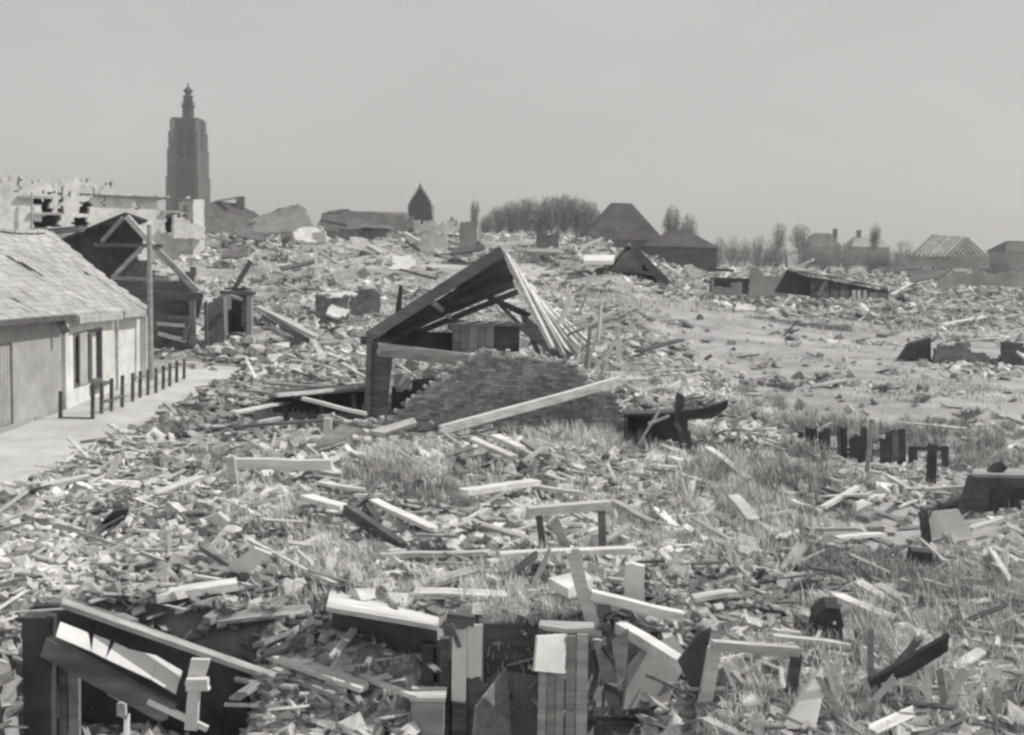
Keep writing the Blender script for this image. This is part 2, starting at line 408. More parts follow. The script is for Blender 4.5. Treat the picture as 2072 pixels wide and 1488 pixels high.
for k in range(4): m.box((FX - 0.07, 29.10 + k * 0.18, 1.1), (0.03, 0.15, 1.94))
m.build('plank_door', 'plaster_grey', cot)
win = MB(); wx = FX + 0.06
for (a, b, z0, z1) in ((33.6, 34.9, 0.5, 2.0), (34.95, 35.9, 0.45, 2.0)):
    win = MB(); t = 0.09
    win.box((wx, a + t / 2, (z0 + z1) / 2), (0.14, t, z1 - z0)); win.box((wx, b - t / 2, (z0 + z1) / 2), (0.14, t, z1 - z0))
    win.box((wx, (a + b) / 2, z1 - t / 2), (0.13, b - a - 2 * t, t)); win.box((wx, (a + b) / 2, z0 + t / 2), (0.13, b - a - 2 * t, t))
    f = win.build('window_frame', 'wood_dark', cot)
    g = MB().box((wx - 0.09, (a + b) / 2, (z0 + z1) / 2), (0.02, b - a - 0.1, z1 - z0 - 0.1)).build('pane', 'paint_white' if a > 34.9 else 'glass', f)
MB().box((wx + 0.06, 34.3, 1.25), (0.05, 0.62, 1.46)).build('shutter', 'plaster_grey', cot)
MB().box((wx + 0.1, 35.4, 0.38), (0.3, 1.1, 0.1)).build('sill', 'wood_dark', cot)
m = MB(); m.tube((FX + 0.17, 37.1, -0.1), (FX + 0.17, 37.1, 2.2), 0.05, 0.05, 7); m.build('downpipe', 'wood_grey', cot)
m = MB(); m.box((FX + 0.05, 40.1, 1.05), (0.34, 0.34, 2.5)); m.build('corner_pier', 'paint_white', cot)
# gable end walls and roof
RX, RZ = -14.9, 4.78
def slope(t, y):   # t 0 at eave .. 1 at ridge, on the street side
    ez = 2.66 - 0.036 * (y - 30)
    rz = RZ - 0.02 * (y - 34) + 0.05 * math.sin(y * 0.8)
    return V(FX + 0.26 + (RX - FX - 0.38) * t, y, ez + (rz - ez) * t - 0.10 * math.sin(math.pi * t))
for y in (18.8, 40.0):
    MB().prism([(FX - 0.05, y, 0), (FX - 0.05, y, 2.1), (RX, y, RZ - 0.35), (RX - 3, y, 2.1), (RX - 3, y, 0)], (0, 0.25, 0)).build('gable_wall', 'brick', cot)
m = MB(); m.prism([slope(0, 18.6) - V(0, 0, 0.1), slope(1, 18.6) - V(0, 0, 0.1), V(RX - 3.3, 18.6, 2.3)], (0, 0, 0.01)) if False else None
vs = []; fs = []
for k in range(25):
    y = 18.6 + (40.3 - 18.6) * k / 24
    for t in (0, 0.5, 1): vs.append(slope(t, y) - V(0, 0, 0.07))
    vs.append(V(RX - 3.2, y, 2.3))
for k in range(24):
    for j in range(3): fs.append((k * 4 + j, k * 4 + j + 1, k * 4 + 5 + j, k * 4 + 4 + j))
MB().add(vs, fs).build('roof_boarding', 'tar', cot)
m = MB(); rr = random.Random(5); rows = 17
for i in range(rows):
    t0 = i / rows; t1 = (i + 1.25) / rows; y = 18.6 + (0.13 if i % 2 else 0)
    while y < 40.2:
        y1 = min(y + 0.27, 40.4 - 0.06 * rr.random())
        c = ((y + y1) / 2, (t0 + t1) / 2)
        hole = (abs(c[0] - (34.6 + (0.62 - c[1]) * 3.0)) < 0.17 and 0.50 < c[1] < 0.72) or rr.random() < 0.006
        if not hole:
            dz = rr.uniform(-0.010, 0.014); a = slope(t0, y); b = slope(t0, y1); c_ = slope(min(t1, 1.01), y1); d = slope(min(t1, 1.01), y)
            e = V(0, 0, 0.035 + dz); g = V(0, 0, 0.0 + dz)
            p = [a + e, b + e, c_ + g, d + g]
            p2 = [q - V(0, 0, 0.045) for q in p]
            m.add(p + p2, [(0, 1, 2, 3), (7, 6, 5, 4), (0, 4, 5, 1), (1, 5, 6, 2), (2, 6, 7, 3), (3, 7, 4, 0)])
        y = y1 + 0.006
m.build('roof_tiles', 'tile', cot, kind='stuff')
m = MB()
for k in range(24): m.board(slope(1, 18.7 + k * 0.87) + V(0, 0, 0.04), slope(1, 19.5 + k * 0.87) + V(0, 0, 0.05), 0.3, 0.08)
m.build('ridge_tiles', 'tile', cot, kind='stuff')
m = MB()
m.board(slope(0, 18.7) + V(0.09, 0, -0.05), slope(0, 33.0) + V(0.09, 0, -0.05), 0.14, 0.13); m.build('gutter', 'wood_dark', cot)
MB().board(slope(0, 33.3) + V(0.06, 0, -0.12), slope(0, 37.0) + V(0.06, 0, -0.12), 0.16, 0.22).build('eaves_board', 'wood_grey', cot)
MB().board(slope(0, 37.2) + V(0.06, 0, -0.10), slope(0, 39.6) + V(0.06, 0, -0.10), 0.14, 0.2).build('eaves_board', 'wood_grey', cot)
MB().board(slope(0, 18.7) + V(-0.05, 13.6, -0.62), slope(0, 18.7) + V(0.1, 13.65, -0.95), 0.14, 0.22).build('bracket', 'wood_dark', cot)
m = MB(); a = at(92, 470, 40.6); b = at(168, 463, 40.6)
MB().board(a, b, 0.25, 0.2, jag=0.1).build('charred_ridge_beam', 'wood_dark', base=a, label='short charred beam lying on the ridge of the pale tiled roof', cat='beam')

# fence posts along the cottage front
fence = thing('street_fence', 'row of thin dark fence posts with rail along the cottage front', 'fence', gp(205, 840))
px_posts = [(122, 850, 792), (187, 853, 778), (205, 842, 774), (225, 837, 766), (247, 829, 760), (268, 817, 755), (283, 809, 751), (299, 804, 748), (315, 800, 745), (330, 792, 740), (343, 786, 736), (357, 778, 731), (372, 771, 726)]
pp = []
for (x, yb, ytp) in px_posts:
    b = gp(x, yb); t = at(x + 1, ytp, b.y); pp.append((b, t)); MB().board(b - V(0, 0, 0.2), t, 0.085, 0.085, up=(1, 0, 0)).build('post', 'wood_dark', fence)
for i in (0, 2, 3): 
    a, b = (pp[i][0] * 0.93 + pp[i][1] * 0.07, pp[i + 1][0] * 0.93 + pp[i + 1][1] * 0.07) if i == 0 else (pp[i][0].lerp(pp[i][1], .4), pp[i + 1][0].lerp(pp[i + 1][1], .4))
    MB().board(a, b, 0.05, 0.07).build('rail', 'wood_dark', fence)
for i in range(5, 12):
    MB().board(pp[i][0].lerp(pp[i][1], .8), pp[i + 1][0].lerp(pp[i + 1][1], .8), 0.03, 0.035).build('rail', 'wood_dark', fence)
b = gp(305, 772); t = at(302, 455, b.y)
MB().tube(b - V(0, 0, 0.3), t, 0.10, 0.075, 9).build('telegraph_pole', 'wood_grey', base=b, label='tall bare grey pole standing at the end of the cottage', cat='pole')

# ---------------------------------------------------------------- timber barn skeleton behind the cottage
BY = 47.0
def B(px, py, dy=0): return at(px, py, BY + dy)
bb = B(300, 690)
barn = thing('barn_skeleton', 'half collapsed timber barn with dark open gable behind the cottage roof', 'barn', (bb.x, BY, bb.z))
ap = B(252, 433); le = B(110, 492); re_ = B(405, 598)
back = V(-1.2, 7, -0.25)
for i in range(9):   # dark roof boards of the left slope
    f0 = i / 9; f1 = (i + 0.97) / 9
    p0 = ap.lerp(le, f0); p1 = ap.lerp(le, f1)
    MB().prism([p0, p1, p1 + back, p0 + back], V(0.03, 0, 0.07)).build('roof_board', 'tile_dark', barn)
m = MB(); m.grid(inpoly([(0, 0), (0, 3.05), (1.2, 3.6), (2.7, 4.1), (3.3, 3.3), (3.1, 2.8), (2.3, 2.4), (1.9, 1.3), (2.4, 0)]), 0, 5.4, 0, 4.4, 0.2, 0.1, ap + V(-2.7, 0.5, -4.25), (1, 0, 0), (0, 0, 1), 0.3, 3)
m.build('gable_boarding', 'tar', barn)
def bb_(p0, p1, w, t, mt, nm): return MB().board(p0, p1, w, t, up=(0, 1, 0), jag=0.04).build(nm, mt, barn)
bb_(B(256, 438, -.1), B(312, 500, -.1), .2, .16, 'wood_pale', 'rafter')
bb_(B(250, 440, -.1), B(205, 490, -.1), .14, .12, 'wood_grey', 'rafter')
bb_(B(312, 500, -.05), B(400, 590, -.05), .22, .16, 'wood_grey', 'rafter')
bb_(B(288, 500, -.15), B(228, 562, -.15), .15, .12, 'wood_grey', 'brace')
bb_(B(190, 496, -.1), B(330, 498, -.1), .14, .14, 'wood_dark', 'collar_beam')
bb_(B(226, 563, -.2), B(345, 566, -.2), .13, .12, 'wood_grey', 'cross_beam')
bb_(B(245, 594, -.2), B(412, 600, -.2), .26, .2, 'wood_dark', 'tie_beam')
bb_(B(389, 600, -.1), B(391, 700, -.1), .2, .2, 'wood_grey', 'post')
bb_(B(365, 600, .4), B(385, 650, .4), .12, .12, 'wood_dark', 'brace')
bb_(B(416, 610, -.6), B(418, 700, -.6), .12, .12, 'wood_dark', 'post')
bb_(B(414, 672, -.3), B(452, 632, -.3), .16, .12, 'wood_dark', 'brace')
bb_(B(316, 640, 0), B(388, 648, 0), .2, .08, 'wood_dark', 'rail')
bb_(B(316, 655, 0), B(385, 660, 0), .14, .08, 'wood_pale', 'rail')
bb_(B(318, 668, 0), B(380, 672, 0), .2, .08, 'wood_dark', 'rail')
bb_(B(320, 675, -.3), B(376, 690, -.3), .16, .08, 'wood_pale', 'rail')
bb_(B(372, 690, -.6), B(382, 640, -.6), .14, .1, 'wood_dark', 'stake')
m = MB(); m.grid(lambda u, v: v < 3.1 + 0.5 * math.sin(u * 2.1) + (0.7 if u < 1 else 0), 0, 3.2, 0, 4, 0.2, 0.2, B(232, 700, 1.2), (1, 0, 0), (0, 0, 1), 0.3, 9)
m.build('back_wall', 'brick_core', barn)
m = MB(); m.prism([B(310, 600, .3), B(410, 603, .3), B(402, 640, 1.0), B(330, 700, 1.0)], (0, 0.1, 0)); m.build('sagging_boarding', 'wood_dark', barn)
m = MB(); m.prism([B(420, 615, 0), B(452, 600, 0), B(455, 690, 0), B(422, 705, 0)], (0, 0.2, 0)); m.build('side_panel', 'brick_core', barn)

# ---------------------------------------------------------------- white ruined building above it
WU = V(math.cos(R(42)), math.sin(R(42)), 0); WN = V(WU.y, -WU.x, 0); WP0 = at(392, 480, 84)
def Wp(px, py, dy=0): return onplane(px, py, WP0, WN) - WN * dy
wr = thing('ruined_white_house', 'roofless white house with torn walls and empty openings below the tower', 'house', (Wp(220, 480).x, Wp(220, 480).y, 2))
wtop = [(-80, 352), (-20, 372), (28, 360), (45, 358), (60, 372), (78, 364), (95, 366), (108, 382), (124, 368), (160, 364), (190, 366), (200, 394), (212, 376), (226, 378), (240, 393), (330, 398), (345, 402), (400, 404)]
def wall_top(px):
    for (a, b), (c, d) in zip(wtop, wtop[1:]):
        if a <= px <= c: return b + (d - b) * (px - a) / (c - a)
    return 404
wholes = [(64, 104, 400, 430), (66, 122, 434, 462), (162, 192, 378, 396), (162, 184, 404, 434), (148, 178, 438, 462), (28, 42, 364, 390), (320, 368, 402, 428), (334, 364, 430, 470), (82, 90, 384, 394), (98, 108, 385, 395), (272, 280, 411, 424), (119, 127, 376, 432), (138, 143, 388, 398), (205, 212, 398, 420), (372, 382, 402, 470)]
WO = Wp(-80, 560)
def wkeep(u, v):
    px, py = proj(WO + WU * u + V(0, 0, v))
    if py < wall_top(px) + 3 * math.sin(px * 0.7): return False
    j = 2.0 * math.sin(px * 0.9 + py * 0.3)
    if 64 < px < 84 and 415 < py < 445 and px > 70: return True
    return not any(a + j < px < b + j and c < py < d for a, b, c, d in wholes)
wl = (Wp(392, 560) - WO).dot(WU)
m = MB(); m.grid(wkeep, 0, wl, -1.0, 7.5, 0.17, -0.35, WO, WU, (0, 0, 1), 0.35, 4); m.build('front_wall', 'plaster', wr)
m = MB(); m.grid(lambda u, v: v < 4.9 + .3 * math.sin(u * 1.3) + 0.3 * math.sin(u * 3.1) - (.9 if u > wl * .6 else 0), 0, wl, -1, 6, 0.3, 0.3, WO - WN * 1.7, WU, (0, 0, 1), 0.35, 14); m.build('back_wall', 'tar', wr)  # tar-dark wall added close behind; its colour imitates shade in the openings
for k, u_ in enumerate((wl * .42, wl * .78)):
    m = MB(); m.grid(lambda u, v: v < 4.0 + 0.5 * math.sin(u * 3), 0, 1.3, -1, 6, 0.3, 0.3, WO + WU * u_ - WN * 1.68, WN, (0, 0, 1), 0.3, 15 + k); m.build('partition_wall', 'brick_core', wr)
m = MB()
for k in range(int(wl / .6)): m.box(WO + WU * (k * .6 + .3) - WN * 1.04 + V(0, 0, Wp(150, 433).z - WO.z), (.55, 1.25, .12), Matrix.Rotation(R(42), 3, 'Z'))
m.build('upper_floor', 'wood_dark', wr)
m = MB()
for k in range(int(wl * .62 / .6)): m.box(WO + WU * (k * .6 + .3) - WN * 1.04 + V(0, 0, Wp(150, 393).z - WO.z), (.58, 1.25, .12), Matrix.Rotation(R(42), 3, 'Z'))
m.build('shading_ceiling', 'wood_dark', wr)  # slab added to keep daylight off the wall behind the openings
for (x0, y0, x1, y1, mt, nm, dy) in ((186, 396, 394, 405, 'wood_dark', 'wall_plate', -.2), (35, 398, 105, 400, 'wood_grey', 'lintel', -.1), (60, 432, 122, 433, 'wood_grey', 'lintel', -.1), (60, 463, 168, 466, 'wood_grey', 'floor_beam', -.3), (325, 429, 366, 429, 'wood_grey', 'lintel', -.1)):
    MB().board(Wp(x0, y0, dy), Wp(x1, y1, dy), .25, .16, jag=.1).build(nm, mt, wr)
MB().tube(Wp(58, 480, -.5), Wp(58, 390, -.5), .09, .08, 6).build('drainpipe', 'wood_grey', wr)
for (x, ya, yb) in ((50, 372, 360), (38, 374, 356), (175, 372, 362), (213, 390, 371), (222, 388, 368)):
    MB().board(Wp(x, ya, 0.1), Wp(x + 4, yb, 0.1), .16, .12, jag=.1).build('broken_rafter', 'wood_dark', wr)
MB().grid(lambda u, v: True, 0, 0.8, 0, 5.15, 0.2, -0.7, Wp(386, 560, -.4), WU, (0, 0, 1), 0.12, 8).build('corner_pier', 'paint_white', wr)
m = MB(); m.grid(lambda u, v: v < 1.6 - u * .4, 0, 2.2, 0, 2, 0.2, -0.4, Wp(340, 482, -.9), WU, (0, 0, 1), 0.35, 18); m.build('broken_wall_stump', 'plaster', wr)

# little outhouse frame right of the barn
oy = 48.5
def Op(px, py, dy=0): return at(px, py, oy + dy)
oh = thing('outhouse', 'small brick outhouse with white door frame and dark empty doorway', 'shed', Op(480, 668))
for (a, b, mt, nm) in ((452, 460, 'paint_white', 'door_jamb'), (500, 510, 'plaster_grey', 'door_jamb')):
    MB().box((Op(a, 632) + Op(b, 632)) / 2, ((b - a) * oy / 2500, .16, 1.75)).build(nm, mt, oh)
MB().board(Op(445, 592, -.05), Op(516, 594, -.05), .3, .14, jag=.05).build('lintel', 'wood_dark', oh)
MB().box(Op(482, 628, 1.3), (1.1, .1, 1.8)).build('back_wall', 'tar', oh)
for x in (460, 503): MB().box(Op(x, 630, .7), (.12, 1.2, 1.7)).build('side_wall', 'brick_core', oh)
MB().board(Op(492, 605, .3), Op(491, 660, .3), .1, .06, up=(0, 1, 0)).build('door_post', 'wood_grey', oh)
MB().board(Op(465, 600, .2), Op(492, 606, .2), .2, .12, jag=.05).build('hanging_board', 'wood_pale', oh)

# ---------------------------------------------------------------- the collapsed roof in the middle
GY_ = 29.0
def Gp(px, py, dy=0): return at(px, py, GY_ + dy)
ruin = thing('collapsed_roof', 'sagging roof frame with dark underside propped on a thick post', 'roof', Gp(765, 838))
def rb(p0, p1, w, t, mt, nm, up=(0, 1, 0), jag=.04, n=3, warp=0.0): return MB().board(p0, p1, w, t, up=up, jag=jag, n=n, warp=warp).build(nm, mt, ruin)
A, Bq, C, D = Gp(1018, 508), Gp(748, 684), Gp(800, 676, 4), Gp(1042, 582, 3.8)
for i in range(10):        # the planks of the left slope, each running ridge to eave
    f0, f1 = i / 10, (i + .96) / 10
    q = [A.lerp(D, f0), A.lerp(D, f1), Bq.lerp(C, f1), Bq.lerp(C, f0)]
    off = V(random.uniform(-.01, .01), 0, random.uniform(-.012, .012)); q[2] += V(random.uniform(-.12, .1), 0, random.uniform(-.1, .05)); q[3] = Bq.lerp(C, f0) + (q[2] - Bq.lerp(C, f1))
    MB().prism([p + off for p in q], V(-.02, 0, .05)).build('roof_plank', 'tile_dark', ruin)
rb(A + V(0, -.12, .02), Bq + V(-.05, -.12, .02), .12, .26, 'wood_dark', 'barge_board', up=(0, 0, 1))
rb(A.lerp(D, .5) + V(.1, 0, -.14), Bq.lerp(C, .5) + V(.1, 0, -.14), .14, .16, 'wood_dark', 'rafter', up=(0, 0, 1))
rb(D + V(.1, 0, -.1), C + V(.2, 0, -.12), .14, .16, 'wood_dark', 'rafter', up=(0, 0, 1))
rb(A.lerp(Bq, .55) + V(.1, 0, -.1), A.lerp(Bq, .55) + V(.3, 4, -.7), .1, .1, 'wood_pale', 'purlin', up=(0, 0, 1))
# right slope: pale laths and rafters
for (x0, y0, d0, x1, y1, d1, w_, mt) in ((1022, 512, -.05, 1118, 706, -.5, .17, 'wood_pale'), (1030, 522, .3, 1142, 722, -.2, .10, 'wood_grey'), (1032, 524, .7, 1150, 716, .3, .16, 'wood_pale'), (1037, 537, 1.2, 1162, 712, .9, .09, 'wood_grey'),
        (1040, 548, 1.8, 1172, 706, 1.5, .15, 'wood_pale'), (1046, 562, 2.4, 1184, 700, 2.2, .15, 'wood_grey'), (1052, 575, 3.0, 1196, 696, 2.8, .13, 'wood_pale')):
    rb(Gp(x0, y0, d0), Gp(x1, y1, d1), w_, .09, mt, 'rafter', up=(.8, -.3, .5), jag=.1, n=4, warp=.012)
m = MB(); q = [Gp(1030, 528, .5), Gp(1135, 716, 0), Gp(1190, 700, 2.6), Gp(1048, 570, 3)]
for i in range(9):
    f0, f1 = i / 9, (i + .8) / 9
    MB().board(q[0].lerp(q[1], f0 + .04) - V(.05, 0, .08), q[3].lerp(q[2], f0 + .04 + random.uniform(-.03, .03)) - V(.05, 0, .08), .16, .03, up=(.8, 0, .5), jag=.15).build('roof_lath', 'wood_mixed', ruin)
# posts and beams
rb(Gp(768, 690), Gp(762, 842) - V(0, 0, .2), .46, .34, 'wood_dark', 'post', jag=.02)
rb(Gp(748, 688, -.25), Gp(742, 840, -.25) - V(0, 0, .2), .12, .14, 'wood_dark', 'post')
rb(Gp(792, 704, -.1), Gp(778, 838, -.1), .1, .1, 'wood_dark', 'post')
rb(Gp(742, 690, 0), Gp(800, 676, 4), .3, .2, 'wood_dark', 'wall_plate', up=(0, 0, 1))
rb(Gp(764, 706, -.3), Gp(968, 731, -.3), .28, .2, 'wood_pale', 'tie_beam')
rb(Gp(768, 714, -.5), Gp(968, 738, -.5), .06, .17, 'wood_grey', 'tie_beam', up=(0, 0, 1))
rb(Gp(790, 690, 2.2), Gp(940, 694, 2.2), .5, .12, 'tar', 'fallen_panel')
rb(Gp(985, 600, 2.8), Gp(1072, 640, 2.8), .15, .12, 'wood_dark', 'brace')
rb(Gp(1012, 618, 3.2), Gp(1058, 662, 3.2), .1, .1, 'wood_grey', 'brace')
rb(Gp(1060, 655, .6), Gp(1150, 728, 0), .34, .14, 'wood_dark', 'eaves_beam')
rb(Gp(1058, 640, .9), Gp(1092, 722, .6), .12, .12, 'wood_dark', 'post')
cab = thing('wooden_box', 'square grey wooden box with plank front under the sagging roof', 'box', Gp(985, 712, 1.4))
x0, x1, zt0, zb0 = Gp(916, 656, 1.4).x, Gp(1052, 660, 1.4).x, Gp(985, 660, 1.4).z, Gp(985, 714, 1.4).z
hw = (x1 - x0) / 8
for i in range(8):
    MB().box((x0 + hw * (i + .5), GY_ + 1.4 + (.012 if i % 2 else 0) + (.06 if i > 4 else 0), (zt0 + zb0) / 2), (hw * .95, .05, zt0 - zb0)).build('front_plank', 'wood_grey' if i < 5 else 'wood_dark', cab)
MB().box(((x0 + x1) / 2, GY_ + 1.9, zt0 + .03), (x1 - x0 + .08, 1.05, .05)).build('lid', 'wood_grey', cab)
MB().box((x0 + .02, GY_ + 1.9, (zt0 + zb0) / 2), (.04, .9, zt0 - zb0)).build('side', 'wood_dark', cab)
MB().box((x1 - .02, GY_ + 1.9, (zt0 + zb0) / 2), (.04, .9, zt0 - zb0)).build('side', 'wood_dark', cab)
MB().box(((x0 + x1) / 2, GY_ + 2.37, (zt0 + zb0) / 2), (x1 - x0 - .06, .04, zt0 - zb0)).build('back', 'wood_dark', cab)
b = gp(800, 660); 
MB().board(Gp(803, 662, 5), Gp(812, 572, 5), .2, .16, up=(0, 1, 0), jag=.12, taper=.45).build('charred_stake', 'tar', base=Gp(803, 662, 5), label='thin black charred stake standing behind the sagging roof', cat='stake')
hp = thing('sunken_board_floor', 'sunken plank floor with a hollow painted dark as shade beneath, left of the thick post', 'floor', at(650, 840, 30.3))
MB().prism([at(552, 806, 30.5), at(742, 790, 30.5), at(742, 870, 30.5), at(552, 870, 30.5)], (0, .1, 0)).build('hollow_shade', 'tar', hp)  # tar-coloured sheet painted in for the shade under the planks
for k in range(6): MB().board(at(545 + k * 3, 803 - k * 2.2, 29.7 + k * .18), at(748 - k * 2, 788 - k * 2, 29.7 + k * .18), .17, .05, jag=.2).build('floor_plank', ('wood_dark', 'wood_grey')[k % 2], hp)  # planks added over the hollow to shade it
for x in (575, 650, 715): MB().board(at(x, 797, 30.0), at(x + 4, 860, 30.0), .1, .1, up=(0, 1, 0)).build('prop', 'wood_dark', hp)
MB().prism([at(792, 785, 29.9), at(840, 768, 29.9), at(905, 766, 29.9), at(890, 860, 29.9), at(792, 860, 29.9)], (0, .1, 0)).build('shade_sheet', 'tar', base=at(830, 840, 29.9), label='black stand-in for shade in the gap between thick post and brick wall', cat='sheet')  # added dark sheet; its colour stands for the shaded void in the gap
# brick gable fallen in front
BWY = 26.6
def Q(px, py): p = at(px, py, BWY); return p
poly_px = [(640, 990), (650, 848), (668, 845), (700, 858), (745, 857), (790, 850), (825, 820), (850, 800), (882, 776), (905, 765), (925, 747), (955, 727), (985, 712), (1010, 719), (1060, 722), (1110, 729), (1162, 738), (1180, 762), (1198, 782), (1240, 800), (1256, 828), (1266, 852), (1262, 990)]
bo = Q(900, 990); poly = [(Q(a, b).x - bo.x, Q(a, b).z - bo.z) for a, b in poly_px]
bw_ = thing('fallen_brick_gable', 'broad jagged brick wall with sloping top in front of the sagging roof', 'wall', Q(950, 900))
ip = inpoly(poly); umin = min(p[0] for p in poly); umax = max(p[0] for p in poly); vmax = max(p[1] for p in poly)
m = MB(); m.grid(lambda u, v: ip(u + .05 * math.sin(v * 31), v + .05 * math.sin(u * 23)), umin, umax, 0, vmax, .09, .26, bo + V(0, .30, 0), (1, 0, 0), (0, 0, 1), .3, 6)
m.build('wall_core', 'mortar', bw_)
m = MB(); rr = random.Random(8); v = .03; row = 0
while v < vmax:
    u = umin + (.11 if row % 2 else 0)
    while u < umax:
        if ip(u + .1, v + .02) and rr.random() > .02: m.box(bo + V(u + .1, .045 + rr.uniform(-.012, .012), v), (.208, .07, .055))
        u += .222
    v += .067; row += 1
m.build('bricks', 'brick', bw_, kind='stuff')
rr = random.Random(4)
for k in range(48):   # loose bricks left along the broken top
    f = k / 47 * (len(poly) - 4) + 1; i = int(f); a = poly[i]; c = poly[min(i + 1, len(poly) - 2)]; g = f - i
    p = bo + V(a[0] + (c[0] - a[0]) * g, .17, a[1] + (c[1] - a[1]) * g + .02)
    MB().box(p, (.21, .1, .07), Matrix.Rotation(rr.uniform(-.5, .5), 3, 'Y') @ Matrix.Rotation(rr.uniform(-.6, .6), 3, 'Z')).build('brick', 'stone_pale' if k % 3 else 'brick', bw_)
MB().box((Q(1167, 840).x, BWY - .08, Q(1167, 845).z), (.22, .16, 1.35)).build('pilaster', 'brick_core', bw_)
pz = at(660, 845, 25.9)
MB().board(at(661, 935, 25.9), at(663, 846, 25.9), .17, .12, up=(0, 1, 0)).build('white_post', 'paint_white', base=at(661, 935, 25.9), label='short white post standing at the left end of the jagged brick wall', cat='post')
a, b = at(892, 870, 24.6), at(1256, 770, 26.0)
MB().board(a, b, .17, .17, jag=.05, n=4, warp=.02).build('leaning_beam', 'wood_pale', base=a, label='long pale beam leaning slantwise across the jagged brick wall', cat='beam')
MB().board(at(1250, 770, 26.05), at(1310, 767, 26.3), .14, .05, jag=.1).build('splintered_lath', 'wood_pale', base=at(1250, 770, 26.05), label='thin pale lath at the upper tip of the long leaning beam', cat='lath')
a = at(745, 878, 24.9); m = MB(); m.prism([a, at(835, 852, 24.9), at(842, 862, 24.6), at(775, 884, 24.4)], (0.02, -.05, .08))
m.build('pale_slab', 'stone_pale', base=a, label='long pale stone slab lying at the foot of the jagged brick wall', cat='slab')

# dark sunken shed right of the brick wall
DY = gp(1330, 922).y + .35
def Dp(px, py, dy=0): return at(px, py, DY + dy)
ds = thing('dark_lean_to', 'dark tarred lean-to with gaping black front right of the brick wall', 'shed', Dp(1330, 915))
MB().prism([Dp(1262, 838, .8), Dp(1392, 830, .8), Dp(1392, 925, .8), Dp(1262, 925, .8)], (0, .1, 0)).build('back_wall', 'tar', ds)
MB().prism([Dp(1262, 836, .9), Dp(1390, 830, .9), Dp(1392, 838, .2), Dp(1264, 843, .2)], (0, 0, .05)).build('roof_sheet', 'tar', ds)
MB().prism([Dp(1264, 850, -.1), Dp(1266, 930, -.1), Dp(1262, 930, .8), Dp(1262, 840, .8)], (.06, 0, 0)).build('side_wall', 'tar', ds)
MB().board(Dp(1376, 796, -.2), Dp(1372, 870, -.2), .16, .14, up=(0, 1, 0), jag=.1).build('post', 'tar', ds)
MB().board(Dp(1284, 912, -.5), Dp(1335, 830, -.3), .05, .05, up=(0, 1, 0)).build('prop', 'wood_grey', ds)
MB().board(Dp(1312, 858, -.5), Dp(1355, 842, -.5), .06, .05).build('prop', 'wood_grey', ds)
MB().board(Dp(1368, 856, -.3), Dp(1392, 898, -.5), .1, .08, up=(0, 1, 0)).build('brace', 'wood_dark', ds)
MB().board(Dp(1384, 872, -.5), Dp(1391, 988, -.9), .24, .2, up=(0, 1, 0), jag=.03).build('tarred_post', 'tar', base=Dp(1391, 985, -.9), label='thick black post standing alone in front of the dark lean-to', cat='post')
a = Dp(1376, 850, -.5)
MB().prism([a, Dp(1376, 832, -.5), Dp(1420, 828, -.6), Dp(1474, 812, -.6), Dp(1472, 826, -.6), Dp(1440, 848, -.6)], (0, .1, .02)).build('broken_dark_board', 'tar', base=a, label='broad dark broken board jutting right from the black posts', cat='board')

# ---------------------------------------------------------------- dark plank fence and rail at right
fb = gp(1720, 936)
pf = thing('plank_fence', 'low dark plank fence with gaps standing in weeds at right', 'fence', fb)
FY = fb.y
xs = 1622
while xs < 1832:
    wpx = random.uniform(9, 14); top = 872 + 8 * math.sin(xs * .11) + random.uniform(-5, 6)
    if not (1675 < xs < 1690) and random.random() > .06:
        MB().board(at(xs, 938, FY), at(xs + random.uniform(-2, 2), top, FY), wpx * FY / 2500, .035, up=(0, 1, 0), jag=.05).build('fence_plank', 'tar' if random.random() < .75 else 'wood_dark', pf)
    xs += wpx + 1
MB().board(at(1620, 905, FY + .06), at(1832, 915, FY + .06), .07, .06).build('rail', 'wood_dark', pf)
for (x, y0, y1) in ((1822, 940, 868), (1672, 938, 866)): MB().board(at(x, y0, FY + .05), at(x + 2, y1, FY + .05), .12, .1, up=(0, 1, 0)).build('post', 'tar', pf)
b = gp(1753, 962); MB().tube(b - V(0, 0, .2), at(1764, 848, b.y), .05, .045, 7).build('thin_fence_pole', 'wood_grey', base=b, label='thin tall pole in front of the dark plank fence', cat='pole')
b = gp(1845, 945)
rf_ = thing('rail_frame', 'small dark frame of two posts and a top rail beside the plank fence', 'fence', b)
for (x, w_) in ((1847, .17), (1912, .12)): MB().board(at(x, 948, b.y), at(x, 903, b.y), w_, .12, up=(0, 1, 0)).build('post', 'tar', rf_)
MB().board(at(1845, 907, b.y - .02), at(1918, 908, b.y - .02), .1, .08).build('top_rail', 'tar', rf_)
b = gp(1884, 978); MB().board(b - V(0, 0, .2), at(1887, 897, b.y), .15, .13, up=(0, 1, 0), jag=.03).build('short_post', 'tar', base=b, label='single short dark post in front of the small rail frame', cat='post')

